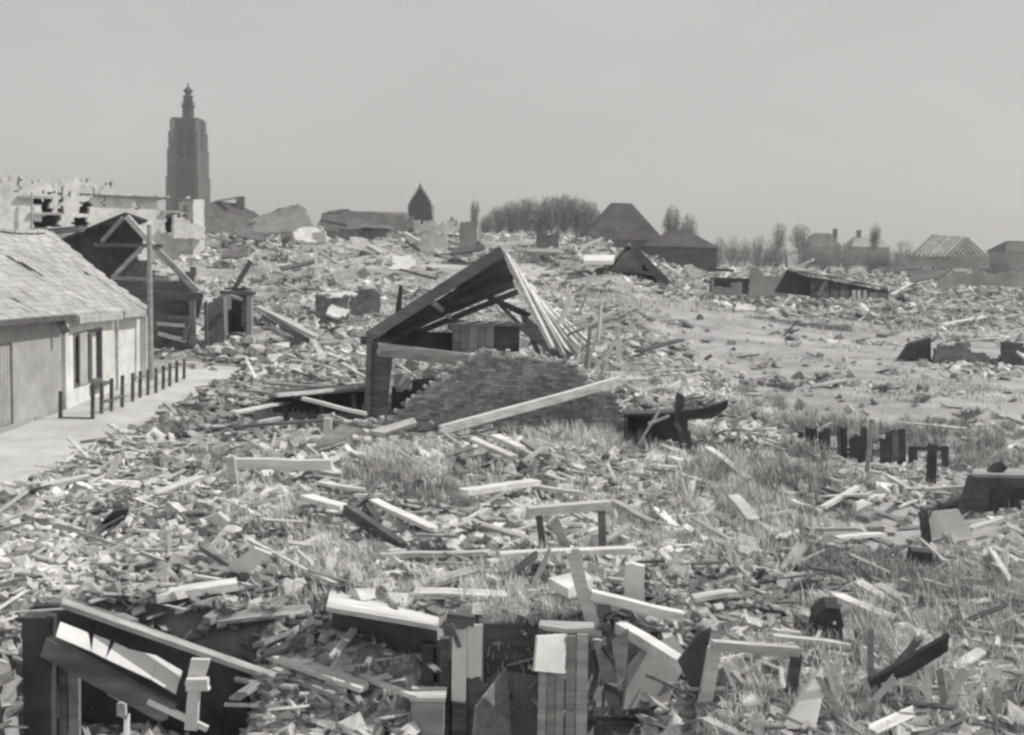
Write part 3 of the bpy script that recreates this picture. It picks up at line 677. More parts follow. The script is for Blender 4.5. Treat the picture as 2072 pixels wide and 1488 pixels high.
# dark wreck at the right edge
b = gp(1990, 1045); WYr = b.y
def Rp(px, py, dy=0): return at(px, py, WYr + dy)
wk = thing('overturned_crate_cart', 'dark overturned wooden cart body at the right edge', 'cart', b)
MB().prism([Rp(1938, 1030), Rp(1965, 966), Rp(2075, 968), Rp(2075, 1050)], (0, .08, 0)).build('side_board', 'wood_dark', wk)
MB().prism([Rp(1965, 966), Rp(2075, 968), Rp(2080, 955, 1.3), Rp(1972, 954, 1.3)], (0, 0, .05)).build('bottom_board', 'wood_grey', wk)
MB().prism([Rp(2005, 1040, -.05), Rp(2008, 988, -.05), Rp(2075, 988, -.05), Rp(2075, 1045, -.05)], (0, .03, 0)).build('opening_shade', 'tar', wk)  # dark sheet on the side board imitates the shade of an opening
MB().board(Rp(1942, 1040, -.15), Rp(1966, 962, -.15), .1, .08, up=(0, 1, 0)).build('stanchion', 'wood_dark', wk)
MB().board(Rp(1900, 1018, .2), Rp(1945, 1012, .2), .3, .06).build('tail_board', 'wood_dark', wk)
MB().board(Rp(2004, 962, .5), Rp(2030, 938, .5), .22, .14, jag=.08).build('broken_shaft', 'tar', wk)

# ---------------------------------------------------------------- trestle in the rubble
b = gp(1100, 1125); TYr = b.y
def Tp(px, py, dy=0): return at(px, py, TYr + dy)
tr = thing('wooden_trestle', 'pale plank bench on two thin legs in the middle of the rubble', 'trestle', b)
MB().board(Tp(1066, 1035, -.1), Tp(1236, 1021, .15), .16, .11, jag=.03).build('top_plank', 'wood_pale', tr)
MB().board(Tp(1090, 1042), Tp(1104, 1128) - V(0, 0, .1), .09, .08, up=(0, 1, 0)).build('leg', 'wood_dark', tr)
MB().board(Tp(1217, 1032, .15), Tp(1221, 1125, .15) - V(0, 0, .1), .10, .08, up=(0, 1, 0)).build('leg', 'wood_dark', tr)

# ---------------------------------------------------------------- wrecked cells in the foreground
SY = 12.5
def Sp(px, py, dy=0): return at(px, py, SY + dy)
sh = thing('wrecked_shed', 'wrecked dark shed with torn white lining and fallen roof edge, nearest at lower left', 'shed', Sp(280, 1440))
MB().prism([Sp(60, 1228, .9), Sp(160, 1222, .9), Sp(300, 1275, .8), Sp(500, 1350, .5), Sp(500, 1560, .5), Sp(60, 1560, .9)], (0, .1, 0)).build('back_wall', 'tar', sh)  # tar colour stands in for the shade inside the shed
MB().board(Sp(122, 1219, -.05), Sp(560, 1372, -.15), .14, .05, jag=.05, n=4).build('roof_edge', 'wood_grey', sh)
MB().prism([Sp(140, 1224, .62), Sp(400, 1318, .5), Sp(400, 1312, .95), Sp(150, 1217, .95)], (0, 0, .04)).build('roof_board', 'wood_dark', sh)
MB().board(Sp(80, 1243, 0), Sp(86, 1530, 0), .29, .22, up=(0, 1, 0), jag=.03).build('corner_post', 'tar', sh)
MB().board(Sp(92, 1306, -.12), Sp(345, 1445, -.22), .2, .13, up=(0, 1, 0), jag=.05).build('beam', 'wood_dark', sh)
MB().board(Sp(300, 1418, -.25), Sp(420, 1475, -.3), .06, .05, up=(0, 1, 0)).build('beam', 'wood_pale', sh)
for poly_ in ([(113, 1288), (122, 1258), (178, 1280), (184, 1318)], [(185, 1318), (190, 1284), (222, 1296), (212, 1332)], [(214, 1333), (232, 1300), (262, 1314), (318, 1327), (306, 1375), (255, 1352)], [(307, 1376), (318, 1328), (368, 1357), (362, 1376), (355, 1404)]):
    MB().prism([onplane(x, y, Sp(240, 1330, -.22), V(.42, -.5, .75)) for x, y in poly_], (.0, .02, -.02)).build('torn_white_lining', 'paint_white', sh)
for (x0, y0, x1, y1, w_, mt) in ((130, 1330, 132, 1500, .1, 'wood_dark'), (114, 1385, 117, 1450, .045, 'wood_pale'), (150, 1360, 150, 1520, .12, 'wood_grey'), (222, 1395, 248, 1410, .09, 'stone_pale'), (246, 1420, 247, 1450, .09, 'stone_pale')):
    MB().board(Sp(x0, y0, .1), Sp(x1, y1, .1), w_, .07, up=(0, 1, 0), jag=.02).build('upright', mt, sh)
MB().prism([Sp(386, 1335, -.25), Sp(424, 1336, -.25), Sp(412, 1378, -.25), Sp(378, 1376, -.25)], (0, .07, 0)).build('post_head', 'paint_white', sh)
MB().board(Sp(376, 1384, -.3), Sp(424, 1384, -.3), .12, .09, up=(0, 1, 0), jag=.02).build('post_crosspiece', 'paint_white', sh)
MB().board(Sp(393, 1395, -.28), Sp(388, 1475, -.28), .11, .09, up=(0, 1, 0), taper=1.2).build('post_shaft', 'paint_white', sh)

MY = 12.7
def Mp(px, py, dy=0): return at(px, py, MY + dy)
cell = thing('wrecked_cubicle', 'splintered plank cubicle with white boards and a dark back, buried under rubble', 'shed', Mp(1040, 1450))
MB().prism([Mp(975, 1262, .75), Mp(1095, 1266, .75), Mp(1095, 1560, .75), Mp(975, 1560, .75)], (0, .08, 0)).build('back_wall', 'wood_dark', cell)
MB().prism([Mp(1090, 1272, 0), Mp(1090, 1560, 0), Mp(1092, 1560, .75), Mp(1092, 1266, .75)], (.04, 0, 0)).build('side_wall', 'wood_dark', cell)
MB().prism([Mp(978, 1268, 0), Mp(978, 1560, 0), Mp(976, 1560, .75), Mp(976, 1262, .75)], (-.04, 0, 0)).build('side_wall', 'wood_grey', cell)
for (x, wpx, yt, yb, mt, dy) in ((930, 30, 1272, 1420, 'paint_white', -.1), (961, 31, 1262, 1372, 'paint_white', -.05), (930, 30, 1421, 1560, 'wood_dark', -.06), (961, 30, 1374, 1560, 'wood_dark', 0)):
    MB().board(Mp(x, yt, dy), Mp(x - 2, yb, dy), wpx * MY / 2500, .03, up=(0, 1, 0), jag=.02).build('front_board', mt, cell)
MB().prism([onplane(x, y, Mp(1085, 1320, -.3), (.55, -.75, .35)) for x, y in ((1088, 1288), (1148, 1284), (1142, 1364), (1082, 1358))], (-.02, .03, 0)).build('white_panel', 'plaster', cell)
for i, (x, wpx, yt) in enumerate(((1094, 17, 1362), (1112, 17, 1364), (1130, 17, 1366), (1152, 20, 1286), (1175, 23, 1282))):
    MB().board(Mp(x + 4, yt, -.05 + .01 * (i % 2)), Mp(x, 1560, -.05 + .01 * (i % 2)), wpx * MY / 2500, .035, up=(0, 1, 0), jag=.01).build('wall_plank', 'wood_grey', cell)
MB().prism([Mp(1148, 1282, .0), Mp(1202, 1280, .0), Mp(1202, 1268, .6), Mp(1092, 1264, .6), Mp(1090, 1274, 0)], (0, 0, .05)).build('top_board', 'wood_grey', cell)
MB().prism([Mp(960, 1430, -.35), Mp(1020, 1352, .1), Mp(1030, 1500, .1), Mp(950, 1560, -.35)], (.03, 0, 0)).build('fallen_panel', 'wood_grey', cell)
MB().board(Mp(905, 1248, -.1), Mp(960, 1256, -.1), .11, .1, jag=.03).build('top_rail', 'wood_dark', cell)
MB().board(Mp(912, 1262, -.2), Mp(930, 1310, -.22), .05, .05, up=(0, 1, 0)).build('loose_lath', 'wood_dark', cell)
for (x, yt, yb, w_, mt) in ((900, 1290, 1560, .1, 'wood_dark'), (866, 1300, 1560, .12, 'tar')):
    MB().board(Mp(x, yt, .1), Mp(x, yb, .1), w_, .1, up=(0, 1, 0)).build('upright', mt, cell)

lf = thing('fallen_wall_panel', 'wide pale weathered wall panel fallen over a dark hollow left of the cubicle', 'panel', Mp(780, 1290))
q = [Mp(668, 1202, 1.0), Mp(888, 1258, .35), Mp(884, 1276, -.2), Mp(660, 1238, .1)]
for i in range(4):
    f0, f1 = i / 4, (i + .96) / 4
    MB().prism([q[0].lerp(q[3], f0), q[1].lerp(q[2], f0), q[1].lerp(q[2], f1), q[0].lerp(q[3], f1)], (0, 0, .05)).build('panel_board', 'wood_pale', lf)
MB().prism([Mp(672, 1240, .35), Mp(884, 1278, .0), Mp(884, 1400, .5), Mp(672, 1400, .8)], (0, .08, 0)).build('underside_shade', 'tar', lf)  # dark sheet put in for the shade beneath the fallen panel
l2 = thing('slanting_wall_board', 'broad pale boards slanting down to the right in front of the fallen panel', 'board', Mp(640, 1400))
for i, (x0, y0, x1, y1, w_, mt) in enumerate(((528, 1316, 742, 1392, .22, 'wood_pale'), (545, 1352, 700, 1412, .14, 'wood_grey'), (722, 1364, 842, 1412, .06, 'wood_pale'))):
    MB().board(Mp(x0, y0, .25 - i * .1), Mp(x1, y1, -.2 - i * .1), w_, .05, jag=.06).build('board', mt, l2)
gb = thing('grey_chest', 'plain grey wooden chest at the bottom edge beside the cubicle', 'chest', Mp(868, 1460))
MB().box(Mp(866, 1450, -.2), (.34, .3, .45)).build('body', 'wood_grey', gb)
MB().box(Mp(866, 1450, -.2) + V(0, 0, .245), (.37, .33, .04)).build('lid', 'wood_pale', gb)
# frame of two posts and a rail at lower right
b = gp(1425, 1452); FYr = b.y
def Fp(px, py, dy=0): return at(px, py, FYr + dy)
fr = thing('post_and_rail_frame', 'grey post and rail frame standing in grass at lower right', 'fence', b)
MB().board(Fp(1440, 1305, -.04), Fp(1616, 1318, .1), .10, .09).build('rail', 'wood_grey', fr)
MB().board(Fp(1446, 1312), Fp(1420, 1458), .13, .1, up=(0, 1, 0)).build('post', 'wood_pale', fr)
MB().board(Fp(1612, 1322, .1), Fp(1598, 1420, .1), .10, .09, up=(0, 1, 0)).build('post', 'wood_dark', fr)
MB().prism([Fp(1372, 1340, .2), Fp(1420, 1278, .2), Fp(1440, 1272, .2), Fp(1414, 1420, .2)], (0, .06, 0)).build('dark_tin_sheet', 'tar', base=Fp(1400, 1400, .2), label='dark three-cornered tin sheet behind the pale post at lower right', cat='sheet')
sl0 = Fp(1330, 1360, .9); MB().prism([onplane(x, y, sl0, (.12, -.9, .4)) for x, y in ((1272, 1345), (1300, 1310), (1365, 1285), (1390, 1330), (1352, 1425), (1262, 1436))], (-.02, .08, -.06)).build('concrete_slab', 'plaster_grey', base=Fp(1320, 1400, .3), label='smooth grey tilted slab behind the strong slanting beam at lower right', cat='slab')
MB().prism([Fp(1238, 1300, .5), Fp(1272, 1275, .6), Fp(1268, 1360, .5), Fp(1252, 1400, .4)], (0, .06, 0)).build('narrow_dark_sheet', 'wood_dark', base=Fp(1250, 1380, .5), label='narrow dark sheet standing upright left of the tilted grey slab', cat='sheet')

# ---------------------------------------------------------------- single boards, posts and blocks one can pick out
def hero(x0, y0, x1, y1, w_, t_, mt, nm, label, cat, l0=.08, l1=.08, stand=False, dy=0.0, jag=.05, taper=1.0):
    if stand:
        p0 = gp(x0, y0); p1 = at(x1, y1, p0.y + dy); p0 = p0 - V(0, 0, .12); up = (0, 1, 0)
    else:
        p0 = gp(x0, y0, l0); p1 = gp(x1, y1, l1); up = (0, 0, 1)
    MB().board(p0, p1, w_, t_, up=up, jag=jag, n=4, warp=.012, taper=taper).build(nm, mt, base=p0, label=label, cat=cat)
HB = [
 (474, 938, 674, 940, .16, .16, 'wood_pale', 'squared_beam', 'long squared beam lying level left of the white post', 'beam', .34, .34),
 (182, 957, 242, 987, .10, .06, 'wood_pale', 'pale_board', 'pale board lying at the street edge, closest to the street', 'board'),
 (316, 1208, 482, 1182, .24, .09, 'wood_pale', 'wide_plank', 'wide pale plank lying level above the wrecked shed at left', 'plank', .15, .2),
 (356, 1240, 430, 1214, .05, .04, 'wood_pale', 'thin_stick', 'thin pale stick below the wide plank at left', 'stick', .12, .2),
 (500, 1092, 682, 1184, .05, .04, 'wood_pale', 'long_lath', 'very long thin lath running down to the right above the pale panel', 'lath', .3, .12),
 (408, 1108, 500, 1168, .07, .07, 'wood_dark', 'dark_bar', 'dark bar crossing behind the white sheet in the left rubble', 'bar', .2, .15),
 (646, 977, 738, 992, .12, .05, 'wood_pale', 'pale_board', 'pale board lying under the brush left of the brick wall foot', 'board', .2, .15),
 (712, 1003, 776, 1001, .08, .05, 'wood_pale', 'pale_batten', 'short pale batten just right of the board under the brush', 'batten', .15, .15),
 (618, 1005, 700, 1028, .20, .07, 'wood_pale', 'bent_board', 'pale board at the upper end of the dark bent beam', 'board', .3, .35),
 (700, 1030, 818, 1112, .12, .16, 'wood_dark', 'bent_beam', 'dark beam sloping down to the right in the central rubble', 'beam', .35, .1),
 (752, 1012, 880, 1072, .16, .06, 'wood_pale', 'pale_board', 'pale board sloping parallel above the dark sloping beam', 'board', .25, .12),
 (740, 1012, 768, 1058, .10, .06, 'wood_dark', 'dark_lath', 'short dark lath between the two sloping boards in the centre', 'lath', .2, .1),
 (770, 1124, 1000, 1118, .12, .06, 'wood_pale', 'long_board', 'long level pale board left of the bench', 'board', .12, .12),
 (1010, 1124, 1286, 1112, .15, .07, 'wood_pale', 'long_board', 'long level pale board passing behind the bench legs', 'board', .2, .25),
 (935, 996, 1088, 976, .22, .08, 'wood_pale', 'white_board', 'broad white board lying above the bench, left of two', 'board', .3, .3),
 (1082, 985, 1182, 999, .11, .06, 'wood_pale', 'white_board', 'narrow white board above the bench, right of two', 'board', .2, .15),
 (1240, 1017, 1322, 1062, .16, .1, 'wood_grey', 'slanting_beam', 'grey beam slanting down to the right of the bench', 'beam', .3, .1),
 (1190, 1202, 1384, 1248, .14, .1, 'wood_pale', 'pale_beam', 'pale beam crossing in front of the square white post', 'beam', .35, .25),
 (1400, 1212, 1488, 1198, .16, .06, 'wood_pale', 'pale_board', 'pale board lying level right of the square white post', 'board', .15, .15),
 (1252, 1268, 1396, 1356, .14, .12, 'wood_pale', 'strong_beam', 'strong pale-topped beam slanting before the tilted grey slab', 'beam', .75, .5),
 (1226, 1386, 1312, 1428, .08, .08, 'wood_dark', 'dark_bar', 'dark bar slanting low under the strong pale-topped beam', 'bar', .5, .3),
 (1430, 908, 1520, 976, .14, .1, 'wood_pale', 'pale_beam', 'pale beam slanting down right of the black post', 'beam', .35, .1),
 (1664, 1028, 1736, 986, .10, .06, 'wood_pale', 'pale_batten', 'pale batten lying slantwise below the dark plank fence', 'batten', .12, .2),
 (1618, 974, 1742, 1012, .09, .06, 'wood_dark', 'dark_pole', 'dark pole crossing behind the slantwise pale batten', 'pole', .12, .12),
 (1598, 1012, 1664, 1036, .12, .05, 'wood_pale', 'pale_board', 'pale board left of the slantwise batten', 'board'),
 (1482, 1005, 1526, 1058, .20, .08, 'wood_pale', 'stub_board', 'stubby pale board pointing down left of the fence rubble', 'board', .35, .08),
 (1560, 1086, 1692, 1108, .12, .06, 'wood_grey', 'grey_board', 'grey board lying left of the bright white board', 'board'),
 (1690, 1090, 1788, 1081, .14, .05, 'paint_white', 'bright_board', 'bright white board lying level on pale sand at right', 'board'),
 (1962, 1072, 2032, 1047, .12, .05, 'wood_pale', 'pale_board', 'pale board lying below the dark overturned cart', 'board', .2, .25),
 (1816, 1344, 1862, 1288, .16, .05, 'wood_dark', 'dark_board', 'short dark board leaning behind the broad dark beam at lower right', 'board', .2, .6),
 (1562, 1288, 1722, 1308, .10, .05, 'wood_pale', 'pale_board', 'pale board lying just above the post and rail frame', 'board', .2, .15),
 (1642, 1278, 1722, 1228, .14, .06, 'wood_grey', 'grey_board', 'grey board tilted up beside the round dark block', 'board', .1, .35),
 (1770, 1182, 1874, 1244, .16, .06, 'wood_grey', 'grey_plank', 'grey plank slanting down at the edge of the right grass', 'plank', .15, .1),
 (1690, 1205, 1820, 1256, .18, .06, 'wood_pale', 'pale_plank', 'pale plank heap board left of the right grass', 'plank', .25, .1),
 (1780, 612, 1852, 568, .30, .12, 'wood_pale', 'pale_beam', 'pale beam tilted up beside the dark collapsed roof at far right', 'beam', .1, .9),
 (1905, 658, 1992, 641, .36, .12, 'wood_pale', 'pale_beam', 'pale beam lying on the open field near the right edge', 'beam', .15, .2),
 (1584, 682, 1616, 648, .14, .08, 'wood_dark', 'dark_stick', 'thin dark stick standing aslant alone on the open field', 'stick', .05, .9),
 (522, 622, 642, 684, .26, .14, 'wood_pale', 'long_pale_board', 'long pale board sloping right of the outhouse, upper of two', 'board', .7, .35),
 (534, 640, 622, 690, .2, .16, 'wood_dark', 'long_dark_board', 'long dark board sloping right of the outhouse, lower of two', 'board', .5, .2),
 (640, 694, 770, 688, .16, .08, 'wood_pale', 'pale_lath', 'pale level lath just left of the thick roof post', 'lath', .2, .3),
 (540, 776, 735, 790, .16, .07, 'wood_grey', 'grey_plank', 'grey plank on top of the board heap left of the thick post', 'plank', .7, .7),
 (560, 800, 742, 782, .12, .07, 'wood_pale', 'pale_plank', 'pale plank crossing the board heap left of the thick post', 'plank', .75, .75),
 (500, 790, 610, 806, .2, .06, 'wood_grey', 'grey_plank', 'grey plank at the street end of the board heap', 'plank', .55, .6),
 (610, 806, 742, 838, .14, .07, 'wood_pale', 'pale_plank', 'pale plank dipping to the foot of the thick post', 'plank', .65, .35),
 (480, 864, 655, 851, .14, .06, 'wood_dark', 'dark_plank', 'dark plank lying under the board heap near the white post', 'plank', .3, .3),
 (520, 856, 570, 846, .12, .06, 'wood_pale', 'pale_board', 'short pale board on the dark plank near the street', 'board', .35, .4),
 (690, 735, 742, 765, .14, .06, 'wood_pale', 'pale_board', 'pale board pointing down to the thick post', 'board', .6, .3),
 (470, 835, 580, 815, .18, .05, 'wood_pale', 'pale_plank', 'pale plank at the street edge below the board heap', 'plank', .3, .4),
 (955, 888, 1042, 926, .2, .06, 'wood_pale', 'roof_board', 'pale roof board on the small heap below the brick wall, leftmost', 'board', .5, .3),
 (1000, 882, 1056, 908, .18, .06, 'wood_pale', 'roof_board', 'pale roof board on the small heap below the brick wall, middle one', 'board', .5, .35),
 (1062, 892, 1104, 922, .2, .06, 'wood_grey', 'roof_board', 'grey roof board on the small heap below the brick wall, rightmost', 'board', .4, .25),
 (908, 922, 966, 902, .2, .06, 'wood_pale', 'roof_board', 'pale board propped on the left of the small heap', 'board', .15, .5),
 (1215, 945, 1340, 944, .14, .06, 'wood_pale', 'pale_board', 'pale board lying level under the dark lean-to', 'board'),
 (1325, 944, 1388, 948, .2, .07, 'paint_white', 'white_board', 'white board lying against the foot of the black post', 'board', .15, .15),
 (1350, 926, 1384, 934, .14, .06, 'paint_white', 'white_batten', 'white batten just above the board at the black post', 'batten', .25, .25),
 (1290, 712, 1378, 688, .3, .08, 'tar', 'dark_sheet', 'dark sheet of roofing lying right of the pale rafters', 'sheet', .3, .6),
 (2000, 735, 1930, 740, .3, .08, 'wood_pale', 'pale_board', 'pale board lying under the low broken wall at right edge', 'board'),
]
for h_ in HB: hero(*h_)
HS = [
 (478, 995, 466, 924, .13, .09, 'wood_pale', 'leaning_post', 'pale short post leaning at the left end of the squared beam', 'post'),
 (1212, 1290, 1158, 1112, .15, .10, 'wood_pale', 'leaning_plank', 'long pale plank leaning in front of the bench, lower piece', 'plank'),
 (1160, 1120, 1118, 1046, .13, .09, 'wood_pale', 'leaning_plank', 'pale plank leaning under the bench, upper piece', 'plank'),
 (878, 1132, 856, 1090, .13, .09, 'wood_dark', 'dark_stump', 'dark post stump leaning on the long board, left of two', 'post'),
 (908, 1126, 884, 1084, .10, .08, 'wood_dark', 'dark_stump', 'dark post stump leaning on the long board, right of two', 'post'),
 (1285, 1258, 1285, 1136, .22, .12, 'paint_white', 'white_post', 'square white post standing in the near rubble', 'post'),
 (1256, 1455, 1212, 1290, .14, .05, 'wood_pale', 'leaning_plank', 'pale plank leaning upright right of the cubicle', 'plank'),
 (1880, 1112, 1868, 1036, .12, .1, 'tar', 'dark_stump', 'black broken post beside the pale tilted slab at right', 'post'),
 (1834, 1422, 1796, 1376, .05, .04, 'wood_pale', 'picket', 'pale picket leaning under the broad dark beam, leftmost of three', 'picket'),
 (1862, 1424, 1846, 1354, .05, .04, 'wood_pale', 'picket', 'pale picket leaning under the broad dark beam, middle of three', 'picket'),
 (1886, 1445, 1873, 1340, .06, .04, 'wood_pale', 'picket', 'pale picket leaning under the broad dark beam, rightmost of three', 'picket'),
 (1890, 1460, 1956, 1346, .08, .05, 'wood_pale', 'long_picket', 'long pale stake leaning right at the lower right corner', 'stake'),
 (1478, 532, 1464, 490, .35, .3, 'wood_pale', 'tilted_post', 'pale post leaning left before the far hedge above the low grey ruin', 'post'),
 (1592, 545, 1590, 515, .3, .3, 'wood_dark', 'dark_stump', 'dark stump of a post above the dark collapsed roof at far right', 'post'),
 (1178, 890, 1174, 850, .1, .06, 'wood_pale', 'pale_stake', 'pale stake standing before the dark pilaster of the brick wall', 'stake'),
 (1252, 735, 1253, 688, .2, .1, 'paint_white', 'white_stake', 'white stake standing right of the pale rafters', 'stake'),
 (1475, 930, 1497, 868, .05, .05, 'wood_grey', 'grey_stake', 'thin grey stake leaning right between black post and plank fence', 'stake'),
 (545, 895, 512, 862, .12, .06, 'wood_pale', 'pale_stake', 'pale stake leaning beside the heap above the squared beam', 'stake'),
 (622, 895, 606, 868, .08, .05, 'wood_pale', 'thin_stake', 'thin pale stake just left of the white post', 'stake'),
 (1165, 645, 1186, 598, .1, .08, 'wood_grey', 'grey_stake', 'grey stake standing upright among the splinters right of the rafters', 'stake'),
 (1170, 600, 1205, 552, .2, .16, 'wood_pale', 'tilted_post', 'pale tilted post below the white slab behind the roof', 'post'),
 (462, 600, 508, 528, .26, .16, 'wood_dark', 'dark_prop', 'dark prop leaning right above the outhouse', 'prop'),
]
for h_ in HS: hero(*h_[:10], stand=True)
m = MB(); pts = [gp(1890 + k * 19, 1131 + 2.5 * math.sin(k * .9) - k * .5, .03) for k in range(7)]
for a, b in zip(pts, pts[1:]): m.tube(a, b, .014, .014, 5)
m.build('loose_cable', 'tar', base=pts[0], label='thin dark cable lying on the sand right of the black square block', cat='cable')
# pointed white plank, broad dark beam
p = gp(1610, 1470); b0 = p.y
MB().prism([at(1580, 1475, b0 - .2), at(1650, 1475, b0 - .2), at(1668, 1395, b0), at(1664, 1348, b0 + .1), at(1640, 1378, b0 + .05)], (0, .05, 0)).build('pointed_plank', 'paint_white', base=p, label='broad white plank with a pointed broken end at lower right', cat='plank')
p = gp(1762, 1388); p.y -= .5
MB().prism([at(1755, 1390, p.y), at(1760, 1378, p.y), at(1910, 1292, p.y), at(1921, 1284, p.y), at(1918, 1318, p.y), at(1840, 1368, p.y)], (0, .08, 0)).build('broad_dark_beam', 'tar', base=p, label='broad dark beam rising to the right over the pickets', cat='beam')
p = gp(1530, 1186); MB().prism([at(1518, 1168, p.y), at(1545, 1153, p.y), at(1570, 1172, p.y), at(1546, 1190, p.y)], (0, .08, 0)).build('dark_diamond_plate', 'tar', base=p, label='small black diamond-shaped plate in the rubble right of centre', cat='plate')
p = gp(1865, 1160); MB().prism([at(1838, 1150, p.y), at(1846, 1115, p.y), at(1888, 1120, p.y), at(1880, 1160, p.y)], (.03, .25, .0)).build('black_block', 'tar', base=p, label='black square block lying on the pale sand at right', cat='block')
p = gp(1680, 1300); q0 = p.y - .1
MB().prism([at(x, y, q0) for x, y in ((1642, 1284), (1650, 1248), (1672, 1230), (1700, 1232), (1708, 1268), (1690, 1298), (1656, 1300))], (.03, .3, .04)).build('dark_block', 'tar', base=p, label='round dark block half buried above the post and rail frame', cat='block')
def plate(pts, mt, nm, label, cat, th=.06, lift=(.1, .1, .1, .1)):
    q = [gp(x, y, l) for (x, y), l in zip(pts, list(lift) + [.1] * 4)]
    nn_ = (q[1] - q[0]).cross(q[2] - q[0]).normalized()
    q = q[:3] + [onplane(x, y, q[0], nn_) for x, y in pts[3:]]
    MB().prism(q, nn_ * (th if nn_.z > 0 else -th)).build(nm, mt, base=q[0], label=label, cat=cat)
plate([(455, 1150), (512, 1108), (548, 1122), (495, 1166)], 'paint_white', 'white_sheet', 'white sheet of board tilted in the left rubble below the long lath', 'sheet', .04, (.2, .55, .5, .2))
plate([(412, 1050), (440, 1038), (462, 1056), (450, 1072)], 'stone_pale', 'pale_flake', 'bright curved plaster flake in the left rubble near the street', 'flake', .05, (.2, .4, .3, .1))
plate([(1880, 1090), (1885, 1035), (1935, 1030), (1968, 1085)], 'plaster', 'tilted_pale_slab', 'pale slab tilted up left of the dark overturned cart', 'slab', .08, (.1, .5, .5, .1))
plate([(205, 1062), (232, 1035), (262, 1030), (250, 1060)], 'tar', 'dark_tile_sheet', 'dark tilted sheet in the left rubble close to the street', 'sheet', .03, (.1, .45, .45, .15))
plate([(1110, 1190), (1180, 1172), (1200, 1190), (1150, 1212)], 'plaster', 'pale_flat_stone', 'pale flat stone right under the leaning plank', 'stone', .12, (.2, .25, .2, .15))
plate([(640, 905), (700, 895), (735, 880), (690, 870)], 'brick_core', 'brick_slab', 'flat piece of brickwork lying before the left end of the brick wall', 'slab', .12)
plate([(1180, 536), (1184, 524), (1244, 524), (1240, 536)], 'paint_white', 'white_slab', 'bright white slab on the rubble behind the sagging roof', 'slab', .25, (.8, .9, .9, .8))
plate([(1485, 630), (1490, 616), (1532, 618), (1528, 632)], 'stone_pale', 'pale_flat_slab', 'pale flat slab lying on the open field behind', 'slab', .12)

# ---------------------------------------------------------------- far buildings
def gable_house(px0, px1, pyr, pye, Y, depth, label, name='far_house', ridge='y', wall='far_wall', roof='far_roof', hip=0.0, chim=(), cat='house', zb=-.5, over=.3, windows=()):
    """a house front px0..px1 wide; ridge row pyr, eave row pye"""
    a = at(px0, pye, Y); b = at(px1, pye, Y); zr = at((px0 + px1) / 2, pyr, Y).z; ze = (a.z + b.z) / 2
    t = thing(name, label, cat, ((a.x + b.x) / 2, Y, 0)); x0, x1 = a.x, b.x
    MB().box(((x0 + x1) / 2, Y + depth / 2, (zb + ze) / 2), (x1 - x0, depth, ze - zb)).build('wall', wall, t)
    m = MB()
    if ridge == 'y':    # gable faces the camera
        xm = (x0 + x1) / 2
        MB().prism([(x0 + .02, Y - .02, ze), (xm, Y - .02, zr - .1), (x1 - .02, Y - .02, ze)], (0, .3, 0)).build('gable', wall, t)
        for s_, xe in ((-1, x0 - over), (1, x1 + over)):
            MB().prism([(xe, Y - .2, ze - .1), (xm, Y - .2, zr), (xm, Y + depth, zr), (xe, Y + depth, ze - .1)], (0, 0, .15)).build('roof_slope', roof, t)
    else:
        ym = Y + depth / 2; h_ = hip
        p = [(x0 - over, Y - over, ze), (x1 + over, Y - over, ze), (x1 - h_, ym, zr), (x0 + h_, ym, zr), (x0 - over, Y + depth + over, ze), (x1 + over, Y + depth + over, ze)]
        MB().add(p, [(0, 1, 2, 3), (5, 4, 3, 2), (4, 0, 3), (1, 5, 2), (0, 4, 5, 1)]).build('roof', roof, t)
    for (cx, cy0, cy1) in chim:
        c0 = at(cx, cy0, Y + depth * .5); c1 = at(cx, cy1, Y + depth * .5)
        MB().box((c0.x, Y + depth * .5, (c0.z + c1.z) / 2 - .4), (.9, .7, c0.z - c1.z + .8)).build('chimney', 'brick_core', t)
    for (wx0, wx1, wy0, wy1) in windows:
        c0 = at(wx0, wy0, Y); c1 = at(wx1, wy1, Y)
        MB().box(((c0.x + c1.x) / 2, Y - .03, (c0.z + c1.z) / 2), (c1.x - c0.x, .1, c0.z - c1.z)).build('window', 'tar', t)
    return t
# lone gable on the skyline
GY2 = 210
def P2(px, py, d=0): return at(px, py, GY2 + d)
t = thing('lone_gable', 'dark pointed gable house standing alone on the skyline left of the trees', 'house', P2(851, 470))
MB().prism([P2(824, 480), P2(829, 412), P2(850, 378), P2(871, 412), P2(879, 480)], (0, .6, 0)).build('gable_front', 'tile_dark', t)
for (a, b) in (((828, 413), (850, 376)), ((850, 376), (873, 413))):
    MB().prism([P2(*a, -.2), P2(*b, -.2), P2(*b, 8), P2(*a, 8)], (0, 0, .3)).build('roof_slope', 'tile_dark', t)
MB().tube(P2(850, 378, -.1), P2(850, 370, -.1), .12, .05, 5).build('finial', 'iron', t)
MB().box(P2(852, 450, 5), (4, 7, 6)).build('nave', 'brick_core', t)
gable_house(655, 832, 427, 462, 150, 9, 'long low dark roof on the skyline left of the pointed gable', ridge='x', hip=1, roof='far_roof', wall='brick_core', chim=((700, 424, 430),))
